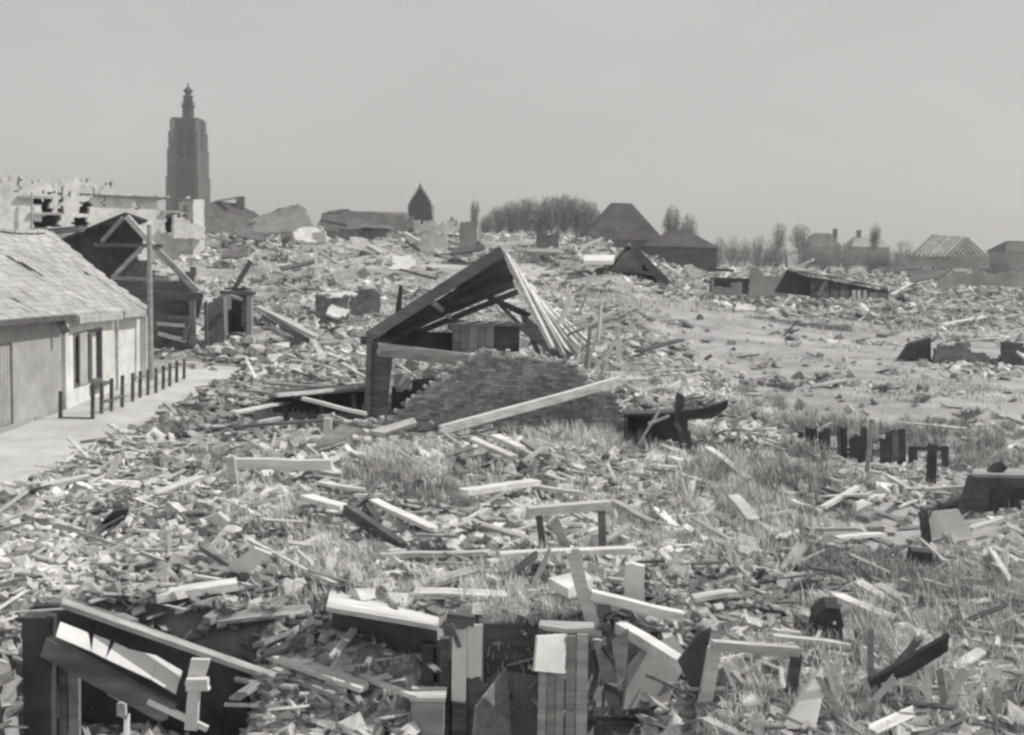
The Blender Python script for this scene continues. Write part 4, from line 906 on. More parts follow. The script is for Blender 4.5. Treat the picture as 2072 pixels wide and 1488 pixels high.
def ragged_roof(name, pts, Y, nrm, mt, label, chim=None):
    """one tilted roof plane still lying on its wreck, torn along its edges"""
    c = at(sum(p[0] for p in pts) / len(pts), sum(p[1] for p in pts) / len(pts), Y); t = thing(name, label, 'roof', c); rr = random.Random(int(pts[0][0]))
    fine = []
    for (x0, y0), (x1, y1) in zip(pts, pts[1:] + pts[:1]):
        for k in range(5): fine.append((x0 + (x1 - x0) * k / 5 + rr.uniform(-1.5, 1.5), y0 + (y1 - y0) * k / 5 + rr.uniform(-1.6, 1.6)))
    MB().prism([onplane(x, y, c, nrm) for x, y in fine], (0, .1, -.25)).build('roof_plane', mt, t)
    for k in range(4):
        x0, y0 = fine[k * 3]; p = onplane(x0, y0, c, nrm); MB().board(p, p + V(rr.uniform(1, 3), rr.uniform(-1, 1), rr.uniform(-.6, .5)), .25, .18, jag=.1).build('loose_rafter', 'wood_grey', t)
    if chim: c0 = at(*chim, Y + 1); MB().box(c0 - V(0, 0, .9), (.8, .6, 2.2)).build('chimney', 'brick_core', t)
ragged_roof('collapsed_roof_far', [(406, 470), (414, 412), (440, 407), (478, 411), (520, 432), (560, 470)], 128, (.25, -.75, .6), 'far_roof', 'torn grey roof slope on the heap right of the tower', (487, 402))
ragged_roof('collapsed_roof_far', [(470, 470), (520, 440), (572, 420), (602, 413), (618, 422), (640, 470)], 122, (-.3, -.7, .65), 'far_wall', 'paler torn roof slope on the heap, right of the torn grey one')
ragged_roof('collapsed_roof_far', [(640, 462), (652, 432), (700, 428), (760, 430), (800, 436), (800, 465)], 126, (.05, -.75, .65), 'far_roof', 'long torn roof slope on the heap left of the pointed gable')
# low pale walls on the heap
for (x0, x1, y0, y1, Y, mt, lab) in ((774, 846, 436, 470, 112, 'far_wall', 'low grey broken wall below the pointed gable, left piece'), (836, 918, 444, 474, 108, 'plaster', 'low white broken wall below the pointed gable, right piece'),
        (600, 662, 460, 480, 100, 'plaster', 'low white wall stump on the heap at centre left'), (905, 925, 440, 490, 120, 'far_wall', 'narrow grey wall stump right of the low white wall')):
    b = at(x0, y1, Y); W_ = (x1 - x0) * Y / 2500; Hh = (y1 - y0) * Y / 2500
    MB().grid(lambda u, v: v < Hh + 1.2 - .25 * abs(math.sin(u * 1.7)) - .1 * math.sin(u * 9), 0, W_, 0, Hh + 1.4, .3, .4, b - V(0, 0, 1.2), (1, 0, 0), (0, 0, 1), .3, int(x0)).build('broken_wall', mt, base=b, label=lab, cat='wall')
gable_house(726, 782, 455, 462, 98, 3, 'low dark hut with flat roof on the heap', name='dark_hut', ridge='x', wall='wood_dark', roof='far_roof', zb=1, cat='hut', windows=((735, 752, 460, 468),))
# barn with hipped roof
gable_house(1182, 1342, 409, 486, 172, 12, 'large dark barn with steep hipped roof right of the trees', name='hipped_barn', ridge='x', hip=4.0, wall='wood_dark', roof='tile_dark', cat='barn')
gable_house(1312, 1452, 466, 500, 165, 8, 'long low dark shed joined to the right of the hipped barn', name='long_shed', ridge='x', hip=3.5, wall='wood_dark', roof='tile_dark', cat='shed')
gable_house(1640, 1702, 472, 500, 260, 8, 'far grey house with a chimney on the right skyline, left of two', ridge='x', hip=1.5, chim=((1690, 463, 478),), roof='far_roof')
gable_house(1726, 1800, 480, 500, 270, 8, 'far pale house with thin chimney on the right skyline, right of two', ridge='x', hip=1.2, chim=((1738, 466, 482),), roof='far_wall')
gable_house(2036, 2110, 488, 512, 200, 8, 'dark roof cut off by the right edge of the picture', ridge='x', hip=1.5, roof='tile_dark')
# ruined gable behind the sagging roof
RY = 78
def P3(px, py, d=0): return at(px, py, RY + d)
t = thing('ruined_gable_hut', 'small dark broken gabled hut among the rubble below the hipped barn', 'hut', P3(1285, 590))
MB().prism([P3(1200, 590), P3(1262, 512), P3(1285, 500), P3(1300, 530), P3(1300, 590)], (0, .2, 0)).build('gable_wall', 'brick_core', t)
MB().prism([P3(1272, 498, -.2), P3(1285, 497, -.2), P3(1366, 578, -.2), P3(1340, 582, -.2)], (0, 5, 0)).build('roof_slope', 'tile_dark', t)
MB().prism([P3(1195, 592, 0), P3(1270, 500, 0), P3(1276, 498, 5), P3(1200, 590, 5)], (0, 0, .2)).build('roof_slope', 'far_roof', t)
MB().board(P3(1255, 545, -.3), P3(1330, 556, -.3), .5, .2, jag=.2).build('beam', 'wood_dark', t)
MB().board(P3(1300, 560, -.3), P3(1250, 582, -.3), .4, .2, jag=.2).build('beam', 'wood_dark', t)
MB().board(P3(1240, 560, -.3), P3(1238, 592, -.3), .5, .2, up=(0, 1, 0)).build('post', 'wood_dark', t)
# grey low ruin with dark door
RY2 = 74
def P4(px, py, d=0): return at(px, py, RY2 + d)
t = thing('low_grey_ruin', 'low grey ruin with dark doorway left of the dark collapsed roof', 'ruin', P4(1510, 592))
b = P4(1438, 596); W_ = 150 * RY2 / 2500
MB().grid(lambda u, v: v < 1.5 - .5 * abs(math.sin(u * 1.1 + .5)) + (.35 if u > 2 else 0) - .5 * float(vnoise(u * 2.3, 0.5, 3)) and not (1.75 < u < 2.3 and v < 1.3) and not (.1 < u < 1.2 and .5 < v < 1.3), 0, W_, 0, 2.2, .15, .4, b, (1, 0, 0), (0, 0, 1), .3, 33).build('front_wall', 'far_wall', t)
MB().box(P4(1510, 580, 2), (W_, .3, 1.0)).build('back_wall', 'tar', t)
MB().board(P4(1436, 545, -.3), P4(1482, 548, -.3), .6, .15, jag=.2).build('lintel', 'tar', t)
# dark collapsed roof
RY3 = 66
def P5(px, py, d=0): return at(px, py, RY3 + d)
t = thing('dark_collapsed_roof', 'long black collapsed roof lying on the field at far right', 'roof', P5(1680, 606))
MB().prism([P5(1568, 592), P5(1594, 546), P5(1640, 562), P5(1640, 600)], (0, .3, 0)).build('gable_boarding', 'tar', t)
for i in range(8):
    x0 = 1640 + i * 20; x1 = x0 + 18.5
    f = lambda x: 560 + (x - 1640) * .19
    MB().prism([P5(x0, f(x0)), P5(x1, f(x1)), P5(x1, 606, -.6), P5(x0, 602, -.6)], (0, .2, 0)).build('roof_board', 'tar', t)
rq = random.Random(3)
for i in range(11):
    f0, f1 = i / 11, (i + .93) / 11; a, b = P5(1594, 545, -.3), P5(1800, 590, -.3); c, d = P5(1640, 549, 3.5), P5(1795, 583, 3.5); k0, k1 = rq.uniform(.55, 1.02), rq.uniform(-.03, .04); g_ = V(0, 0, rq.uniform(-.08, .1))
    MB().prism([a.lerp(b, f0).lerp(c.lerp(d, f0), k1) + g_, a.lerp(b, f1).lerp(c.lerp(d, f1), k1) + g_, a.lerp(b, f1).lerp(c.lerp(d, f1), k0), a.lerp(b, f0).lerp(c.lerp(d, f0), k0)], (0, 0, .1)).build('roof_top_board', ('wood_grey', 'wood_dark', 'brick_core')[i % 3], t)
MB().board(P5(1655, 598, -.9), P5(1672, 570, -.9), .2, .1, up=(0, 1, 0)).build('batten', 'wood_grey', t)
for x in (1728, 1738, 1750): MB().board(P5(x, 604, -.9), P5(x, 588, -.9), .15, .1, up=(0, 1, 0)).build('batten', 'wood_pale', t)
# skeleton roof on skyline
RY4 = 150
def P6(px, py, d=0): return at(px, py, RY4 + d)
t = thing('skeleton_roof', 'bare rafters of a roof standing open against the sky at far right', 'roof', P6(1900, 530))
for i in range(9):
    x = 1888 + i * 8.5
    MB().board(P6(x, 476 + i * .6, 3), P6(x - 46 + i * 1, 520, 0), .22, .18).build('rafter', 'wood_grey', t)
    MB().board(P6(x, 476 + i * .6, 3), P6(x + 40 + i * .5, 522, 6), .22, .18).build('rafter', 'wood_grey', t)
for k in range(3): MB().board(P6(1880 - k * 13, 484 + k * 12, 2.4 - k * .8), P6(1952 - k * 10, 490 + k * 12, 2.4 - k * .8), .18, .14).build('purlin', 'wood_pale', t)
MB().box(P6(1905, 528, 3), (10, 5, 1.6)).build('wall', 'far_wall', t)
# long far wall right edge, low broken wall right
b = at(1925, 560, 112); MB().grid(lambda u, v: v < .95 + .35 * float(vnoise(u * 1.3, .5, 9)), 0, 9, 0, 2.4, .15, .4, b - V(0, 0, .7), (1, 0, 0), (0, 0, 1), .2, 3).build('field_wall', 'far_wall', base=b, label='long low pale wall in the distance at the right edge', cat='wall')
b = gp(1835, 732); RY5 = b.y
t = thing('broken_field_wall', 'low broken brick wall with a black end on the sandy field at right', 'wall', b)
def P7(px, py, d=0): return at(px, py, RY5 + d)
MB().prism([P7(1822, 728), P7(1845, 695), P7(1884, 684), P7(1884, 732)], (0, .5, 0)).build('black_end', 'tar', t)
MB().grid(lambda u, v: v < .7 + .25 * math.sin(u * 1.9) + .1 * math.sin(u * 7), 0, 4.5, 0, 1.3, .13, .35, P7(1886, 742), (1, 0, 0), (0, 0, 1), .3, 12).build('wall_stump', 'brick_core', t)
MB().grid(lambda u, v: v < 1.1, 0, .8, 0, 1.3, .13, .35, P7(2022, 742, -.2), (1, 0, 0), (0, 0, 1), .3, 13).build('dark_stump', 'wood_dark', t)

HP = []; HLM = [('the outhouse', 480, 630), ('the white corner pier', 400, 500), ('the charred stake', 805, 600), ('the dark hut', 752, 470), ('the low white wall', 870, 475), ('the roof apex', 1020, 500), ('the small gabled hut', 1285, 560), ('the low grey ruin', 1510, 570), ('the black collapsed roof', 1690, 580), ('the wreck pile at far right', 1890, 560)]
# larger wreckage lying on the heap behind
WRK = [('s', 640, 706, 600, 650, 'brick_core', 'grey brick wall stump on the slope left of the sagging roof'), ('s', 706, 770, 585, 640, 'brick_core', 'dark brick wall stump behind the charred stake'), ('p', 640, 720, 632, 664, 'wood_pale', 'pale fallen panel below the grey wall stump'),
 ('p', 560, 660, 545, 572, 'wood_dark', 'dark fallen roof panel high on the left slope'), ('p', 440, 520, 520, 545, 'far_roof', 'grey fallen roof panel right of the white corner pier'), ('p', 470, 560, 470, 500, 'far_roof', 'grey fallen roof panel on the heap top, left'), ('p', 690, 790, 500, 520, 'wood_grey', 'grey fallen panel in the middle of the heap'), ('s', 850, 905, 470, 512, 'plaster', 'white wall stump standing on the heap below the low white wall'),
 ('p', 900, 990, 515, 540, 'tile_dark', 'dark fallen roof piece on the heap right of centre'), ('s', 930, 965, 455, 500, 'far_wall', 'narrow wall stump on the heap left of the grove'), ('p', 780, 850, 545, 572, 'wood_pale', 'pale fallen panel on the heap behind the sagging roof'), ('p', 590, 650, 480, 508, 'stone_pale', 'pale slab on the heap left of the dark hut'),
 ('s', 1085, 1130, 470, 505, 'brick_core', 'dark wall stump below the grove'), ('p', 1060, 1160, 505, 530, 'wood_grey', 'grey fallen panel right of the roof apex'), ('p', 1380, 1450, 520, 545, 'stone_pale', 'pale slab right of the small gabled hut'), ('p', 1390, 1440, 560, 590, 'wood_grey', 'grey panel between gabled hut and low grey ruin'),
 ('p', 1760, 1840, 505, 530, 'stone_pale', 'pale flat panel above the black collapsed roof'), ('p', 1830, 1910, 520, 548, 'wood_pale', 'pale panel on the wreck pile at far right'), ('p', 1840, 1925, 560, 600, 'wood_dark', 'dark panel in the wreck pile at far right'), ('s', 1895, 1935, 545, 590, 'stone_pale', 'white masonry stump in the wreck pile at far right'), ('p', 1780, 1870, 545, 568, 'tile_dark', 'dark roofing piece beside the tilted pale beam at far right')]
for i, (kd, x0, x1, y0, y1, mt, lab) in enumerate(WRK):
    rr = random.Random(700 + i); b = gp((x0 + x1) / 2, y1); Y = b.y; k = Y / 2500
    if kd == 's':
        W_, Hh = (x1 - x0) * k, (y1 - y0) * k; b = at(x0, y1, Y)
        MB().grid(lambda u, v: v < .4 + Hh * (.75 + .4 * float(vnoise(u * 1.2, i, 5))), 0, W_, 0, Hh + 1.2, max(.12, W_ / 26), .4, b - V(0, 0, .4), (1, 0, 0), (0, 0, 1), .35, i).build('wall_stump', mt, base=b, label=lab, cat='wall')
    else:
        W_ = (x1 - x0) * k; D_ = rr.uniform(1.6, 2.8); q = at(x0, (y0 + y1) / 2, Y) + V(0, 0, .15)
        U_ = V(1, rr.uniform(-.35, .35), rr.uniform(-.28, .28)).normalized(); T_ = V(rr.uniform(-.2, .2), 1, rr.uniform(.15, .6)).normalized()
        ph = rr.random() * 9
        MB().grid(lambda u, v: (v > .25 * float(vnoise(u * 1.5, ph, 2)) and v < D_ * (.45 + .75 * float(vnoise(u * 1.1, ph + 3, 2))) and u > .5 * float(vnoise(v * 2, ph, 4)) and u < W_ - .9 * float(vnoise(v * 1.6, ph + 5, 4))), 0, W_, 0, D_, max(.16, W_ / 18), .1, q, U_, T_, .4, i).build('wreckage_sheet', mt, base=q, label=lab, cat='panel')
r8 = random.Random(58)
for i in range(16):     # thin sticks poking out of the weeds at lower right
    px = r8.uniform(1690, 2040); py = r8.uniform(1395, 1480); b = gp(px, py); L_ = r8.uniform(.3, .65); a = r8.uniform(-.9, .9)
    tn, tm = r8.choice((('pale', 'wood_pale'), ('pale', 'wood_pale'), ('grey', 'wood_grey')))
    o = MB().board(b - V(0, 0, .1), b + V(math.sin(a), r8.uniform(-.2, .2), math.cos(a)) * L_, r8.uniform(.03, .07), .03, up=(0, 1, 0), jag=.03).build('broken_stick', tm, base=b, cat='stick')
    HP.append((o, f"thin {tn} stick leaning {'left' if a < 0 else 'right'} in the weeds of the lower right corner", px))
r9 = random.Random(91)
for i in range(34):     # beams and rafters sticking out of the heap
    px = r9.uniform(430, 1180) if i < 24 else r9.uniform(1380, 2000); py = r9.uniform(470, 640) if i < 24 else r9.uniform(515, 600)
    b = gp(px, py, .15); k = b.y / 2500; L_ = r9.uniform(30, 85) * k; a = r9.uniform(-.5, .6); yw = r9.uniform(-.7, .7); sg = r9.choice((-1, 1))
    tn, tm = r9.choice((('pale', 'wood_pale'), ('grey', 'wood_grey'), ('dark', 'wood_dark')))
    o = MB().board(b, b + V(sg * math.cos(a) * math.cos(yw), math.sin(yw), abs(math.sin(a))) * L_, 6 * k, 4.5 * k, jag=.1).build('heap_beam', tm, base=b, cat='beam')
    best = min(HLM, key=lambda l_: (l_[1] - px) ** 2 + (l_[2] - py) ** 2); HP.append((o, f"{tn} beam lying on the rubble {'left' if px < best[1] else 'right'} of {best[0]}", px))
by_ = {}
for o, lb, px in HP: by_.setdefault(lb, []).append((px, o))
for lb, l_ in by_.items():
    l_.sort(key=lambda q: q[0])
    for i, (px, o) in enumerate(l_): o['group'] = 'beams on the far rubble' if 'beam' in lb else 'sticks in the weeds'; o['label'] = lb if len(l_) == 1 else lb + (', leftmost', ', second from left', ', third from left', ', fourth from left', ', fifth from left', ', sixth from left', ', seventh from left', ', eighth from left', ', ninth from left', ', tenth from left')[i]

# ---------------------------------------------------------------- trees
def tree(px, ytop, Y, wpx, label, group=None, dens=1.0, seed=1, bush=False):
    r = np.random.default_rng(seed); rr = random.Random(seed)
    g = at(px, ytop, Y); z0 = H1(g.x, Y); h = g.z - z0; wd = wpx * Y / 2500
    t = thing('shrub' if bush else 'bare_tree', label, 'shrub' if bush else 'tree', (g.x, Y, z0), group)
    b = V(g.x, Y, z0)
    m = MB(); tr_ = max(.12, h * .018)
    fork = b + V(rr.uniform(-.3, .3), 0, h * (.15 if bush else .38)); m.tube(b - V(0, 0, .3), fork, tr_ * 1.3, tr_ * .9, 7); m.build('trunk', 'bark', t)
    tips = []
    m = MB()
    for k in range(9):
        a = k * 2.4 + rr.random(); rad = wd * .5 * rr.uniform(.35, .85); e = b + V(math.cos(a) * rad, math.sin(a) * rad * .9, h * (rr.uniform(.3, .93) if bush else rr.uniform(.5, .95)))
        mid = fork.lerp(e, .5) + V(math.cos(a) * rad * .12, 0, -h * .03); m.tube(fork, mid, tr_ * .5, tr_ * .35, 5); m.tube(mid, e, tr_ * .35, tr_ * .12, 5); tips += [mid, e]
        for q in range(3):
            e2 = mid.lerp(e, rr.random()) + V(rr.uniform(-1, 1) * wd * .2, rr.uniform(-1, 1) * wd * .2, rr.uniform(0, .18) * h); m.tube(mid, e2, tr_ * .25, tr_ * .08, 4); tips.append(e2)
    m.build('limbs', 'bark', t)
    n_ = int(3000 * dens); T = np.array([tuple(x) for x in tips]); c = T[r.integers(0, len(T), n_)] + r.normal(0, 1, (n_, 3)) * np.array([wd * .13, wd * .13, h * .10])
    el = ((c[:, 0] - b.x) / (wd * .54)) ** 2 + ((c[:, 1] - b.y) / (wd * .54)) ** 2 + ((c[:, 2] - z0 - h * .55) / (h * .47)) ** 2
    c = c[(el < 1) & (c[:, 2] > z0 + h * (.05 if bush else .25))]; n_ = len(c)
    d = r.normal(0, 1, (n_, 3)); d[:, 2] = np.abs(d[:, 2]) + .4; d /= np.linalg.norm(d, axis=1)[:, None]
    s_ = np.cross(d, r.normal(0, 1, (n_, 3))); s_ /= np.linalg.norm(s_, axis=1)[:, None]
    ln = r.uniform(.03, .08, (n_, 1)) * h; wv = r.uniform(.002, .0045, (n_, 1)) * h
    v = np.stack([c - d * ln + s_ * wv, c - d * ln - s_ * wv, c + d * ln], 1).reshape(-1, 3) - np.array(tuple(b))
    o = fastmesh('crown', v, np.arange(n_ * 3).reshape(-1, 3), 'twig'); o.parent = t
    return t
ORDW = ['first', 'second', 'third', 'fourth', 'fifth', 'sixth', 'seventh', 'eighth', 'ninth', 'tenth', 'eleventh', 'twelfth', 'thirteenth', 'fourteenth', 'fifteenth', 'sixteenth']
TR = [(985, 432, 200, 34), (1008, 418, 205, 44), (1036, 407, 208, 52), (1062, 399, 204, 54), (1088, 393, 210, 56), (1116, 396, 206, 56), (1144, 394, 210, 54), (1170, 398, 205, 50), (1194, 404, 203, 44)]
for i, (x, y, Y, wp) in enumerate(TR):
    lab = f'bare tree of the grove left of the hipped barn, {ORDW[i]} from left'
    if i == 0: lab = 'smallest bare tree at the left end of the grove'
    if i == 8: lab = 'bare tree at the right end of the grove, next to the barn roof'
    if i == 4: lab = 'tallest bare tree in the middle of the grove'
    tree(x, y, Y, wp, lab, 'bare trees of the grove', 1.0, 100 + i)
tree(1362, 414, 190, 40, 'thin bare tree right of the hipped barn, taller of two', None, .5, 201)
tree(1396, 432, 188, 40, 'thin bare tree right of the hipped barn, lower of two', None, .5, 202)
tree(1578, 448, 230, 34, 'thin bare tree on the right skyline, leftmost of three', None, .35, 203)
tree(1622, 452, 235, 52, 'broad bare tree on the right skyline behind the far grey house', None, .6, 204)
tree(1772, 450, 250, 26, 'slim bare tree on the right skyline behind the far pale house', None, .4, 205)
tree(962, 402, 190, 20, 'slim faint bare tree at the left of the grove', None, .25, 206)
for i, (x, y, wp) in enumerate(((1455, 478, 34), (1482, 474, 36), (1508, 480, 34), (1536, 476, 36), (1562, 482, 30), (1832, 484, 40), (1700, 486, 34), (900, 440, 40), (925, 452, 34))):
    tree(x, y, 225 + i * 3, wp, (f'round dark bush in the far hedge right of the long shed, {ORDW[i]} from left' if i < 5 else 'low dark bush on the right skyline between far pale house and bare rafters' if i == 5 else 'low dark bush between the two far houses' if i == 6 else 'low dark bush just right of the pointed gable' if i == 7 else 'low dark bush left of the grove'), 'far hedge bushes' if i < 5 else None, .45, 300 + i, True)
for i in range(14):
    x = 1450 + i * 44 + random.uniform(-10, 10)
    tree(x, 494 + (i * 7) % 9 + (x - 1450) * .016, 185 + (i * 11) % 13, 66 + (i * 5) % 17, f'low dark hedge bush before the far right houses, {ORDW[i]} from left', 'low hedge before the far right houses', 1.5, 500 + i, True)
for i, (x, y, Y_, wp, hp, lab) in enumerate(((1664, 776, 0, 48, 26, 'low dark tuft of scrub alone on the sand right of centre'), (1957, 852, 0, 68, 30, 'broad dark scrub on the sand near the right edge'), (1590, 792, 0, 60, 20, 'flat dark scrub at the rubble edge right of centre'), (1868, 815, 0, 44, 18, 'small dark scrub on the sand above the plank fence'), (580, 500, 0, 40, 44, 'dark scrub on the slope of the heap, centre left'))):
    b = gp(x, y); tree(x, y - hp, b.y, wp, lab, None, .8, 400 + i, True)

# ---------------------------------------------------------------- rubble: chunk and splinter library
def chunk_lib(k):
    """an angular lump: a box with cut corners and uneven faces"""
    r = np.random.default_rng(k)
    v = np.array([(x, y, z) for x in (-.5, .5) for y in (-.5, .5) for z in (-.5, .5)]) * np.array([1, r.uniform(.55, .9), r.uniform(.3, .6)]) + r.uniform(-.17, .17, (8, 3))
    v = np.concatenate([v, [[r.uniform(-.2, .2), r.uniform(-.2, .2), v[:, 2].max() + r.uniform(-.03, .03)], [.54, r.uniform(-.2, .2), r.uniform(-.1, .1)]]])
    f = [(0, 1, 3), (0, 3, 2), (0, 4, 5), (0, 5, 1), (2, 3, 7), (2, 7, 6), (0, 2, 6), (0, 6, 4), (1, 5, 8), (5, 7, 8), (7, 3, 8), (3, 1, 8), (4, 6, 9), (6, 7, 9), (7, 5, 9), (5, 4, 9)]
    return v, np.array(f)
def brick_lib(k):
    r = np.random.default_rng(k + 50)
    v = np.array([(x, y, z) for x in (-.5, .5) for y in (-.24, .24) for z in (-.15, .15)]) + r.uniform(-.07, .07, (8, 3))
    f = [(0, 1, 3), (0, 3, 2), (4, 6, 7), (4, 7, 5), (0, 4, 5), (0, 5, 1), (2, 3, 7), (2, 7, 6), (0, 2, 6), (0, 6, 4), (1, 5, 7), (1, 7, 3)]
    return v, np.array(f)
def shard_lib(k):
    """a thin flake of plaster, tile or slate with an irregular outline"""
    r = np.random.default_rng(k + 70); n = int(r.integers(4, 7)); an = np.sort(r.uniform(0, 2 * math.pi, n) * .25 + np.arange(n) * 2 * math.pi / n)
    ra = r.uniform(.3, .6, n); x = np.cos(an) * ra * 1.15; y = np.sin(an) * ra * .75; t = r.uniform(.025, .07); z = r.uniform(-.04, .04, n)
    v = np.concatenate([np.stack([x, y, z + t], 1), np.stack([x, y, z - t], 1)])
    f = [(0, i, i + 1) for i in range(1, n - 1)] + [(n, n + i + 1, n + i) for i in range(1, n - 1)]
    for i in range(n):
        j = (i + 1) % n; f += [(i, n + i, n + j), (i, n + j, j)]
    return v, np.array(f)
def splinter_lib(k):
    rr = random.Random(k + 90); m = MB(); m.board((-.5, 0, 0), (.5, 0, 0), rr.choice((.05, .07, .1, .15)), rr.choice((.02, .03, .05)), n=3, jag=.08, warp=.014, r=rr)
    f = []
    for q in m.f:
        for i in range(1, len(q) - 1): f.append((q[0], q[i], q[i + 1]))
    return np.array(m.v), np.array(f)
CH = [chunk_lib(k) for k in range(8)]; BR = [brick_lib(k) for k in range(5)]; SH = [shard_lib(k) for k in range(9)]; SP = [splinter_lib(k) for k in range(12)]
def mesh_from(lib, name, mt):
    me = bpy.data.meshes.new(name); me.from_pydata([tuple(x) for x in lib[0]], [], [tuple(int(i) for i in f) for f in lib[1]]); me.update(); me.materials.append(MATS[mt]); return me
def rots(n, tilt, r):
    yaw = r.uniform(0, 2 * math.pi, n); a = r.normal(0, tilt, n); b = r.normal(0, tilt, n)
    cy, sy = np.cos(yaw), np.sin(yaw); Rz = np.zeros((n, 3, 3)); Rz[:, 0, 0] = cy; Rz[:, 0, 1] = -sy; Rz[:, 1, 0] = sy; Rz[:, 1, 1] = cy; Rz[:, 2, 2] = 1
    ca, sa = np.cos(a), np.sin(a); Rx = np.zeros((n, 3, 3)); Rx[:, 0, 0] = 1; Rx[:, 1, 1] = ca; Rx[:, 1, 2] = -sa; Rx[:, 2, 1] = sa; Rx[:, 2, 2] = ca
    cb, sb = np.cos(b), np.sin(b); Ry = np.zeros((n, 3, 3)); Ry[:, 1, 1] = 1; Ry[:, 0, 0] = cb; Ry[:, 0, 2] = sb; Ry[:, 2, 0] = -sb; Ry[:, 2, 2] = cb
    return Rz @ Ry @ Rx
def density(x, y):
    """how thickly debris lies at a place, 0..1"""
    st = sm(-9.2, -8.0, x + .45 * fbm(x * 0 + 3, y * .35, 5, 2)); st = np.maximum(st, sm(41.5, 44, y + .8 * fbm(x * .3, y * .3, 8, 2)))
    st = np.where((x < -11.4) & (y < 45.5), 0, st)
    rf = rightflat(x, y); cl = fbm(x * .22, y * .22, 61, 3)
    near = np.clip(.62 + 1.7 * cl, .10, 1) * np.where(y > 45, .30 + .55 * sm(-.1, .25, fbm(x * .11, y * .11, 67, 3)), 1)
    field = np.clip(.05 + 1.4 * (cl - .21), .022, .6) + .45 * sm(66, 80, y)
    lr = sm(2.0, 4.0, x) * (1 - sm(22, 27, y))                       # grassy ground at lower right
    wallzone = (np.abs(y - 25.9) < .75) & (x > -3.9) & (x < 2.4)     # foot of the brick wall stays readable
    hole = 1 - .85 * np.clip(sum(np.exp(-(((x - cx) / rx) ** 4 + ((y - cy) / ry) ** 4)) for cx, cy, rx, ry, dp in PITS) + 1.05 * clearing(x, y), 0, 1)
    return hole * st * (near * (1 - rf) * (1 - .35 * lr) + field * rf) * np.where(wallzone, .15, 1)
def sample(n, r, ymin=10.2, ymax=190):
    y = np.exp(r.uniform(math.log(ymin), math.log(ymax), n)); x = r.uniform(-1, 1, n) * (.47 * y + 2.0)
    k = r.random(n) < density(x, y); return x[k], y[k]
LM = [('the wrecked shed', 300, 1290), ('the wide plank at left', 400, 1195), ('the white sheet at left', 500, 1140), ('the pale board at the street edge', 210, 970), ('the dark tilted sheet at left', 235, 1045), ('the squared beam', 570, 938), ('the board heap by the thick post', 600, 800),
      ('the long thin lath', 600, 1140), ('the dark sloping beam', 760, 1070), ('the fallen pale panel', 775, 1230), ('the slanting pale boards', 640, 1360), ('the plank cubicle', 1060, 1250), ('the broad white board', 1010, 985), ('the bench', 1150, 1060), ('the square white post', 1285, 1200), ('the long level board', 880, 1120),
      ('the tilted grey slab', 1330, 1350), ('the post and rail frame', 1530, 1380), ('the black diamond plate', 1545, 1172), ('the round dark block', 1675, 1265), ('the black post', 1390, 930), ('the dark plank fence', 1720, 920), ('the bright white board', 1740, 1085), ('the black square block', 1862, 1138), ('the overturned cart', 1990, 1010),
      ('the pickets', 1860, 1400), ('the broad dark beam', 1840, 1335), ('the pointed white plank', 1630, 1410), ('the stubby pale board', 1503, 1030), ('the brick wall', 960, 880), ('the pale rafters', 1180, 690), ('the sagging roof', 900, 640), ('the outhouse', 480, 680), ('the low white walls on the heap', 840, 490), ('the small gabled hut', 1285, 590), ('the black collapsed roof', 1690, 615), ('the low broken wall at right', 1920, 740), ('the lone dark stick on the field', 1600, 670)]
_tw = ['first', 'second', 'third', 'fourth', 'fifth', 'sixth', 'seventh', 'eighth', 'ninth', 'tenth', 'eleventh', 'twelfth', 'thirteenth', 'fourteenth', 'fifteenth', 'sixteenth', 'seventeenth', 'eighteenth', 'nineteenth', 'twentieth']
ORD = ['leftmost'] + [w_ + ' from left' for w_ in _tw[1:]] + ['twenty-' + w_ + ' from left' for w_ in _tw[:9]] + ['thirtieth from left'] + ['thirty-' + w_ + ' from left' for w_ in _tw[:9]]
_OLD = ['leftmost', 'second from left', 'third from left', 'fourth from left', 'fifth from left', 'sixth from left', 'seventh from left', 'eighth from left', 'ninth from left', 'tenth from left', 'eleventh from left', 'twelfth from left']
PENDING = []
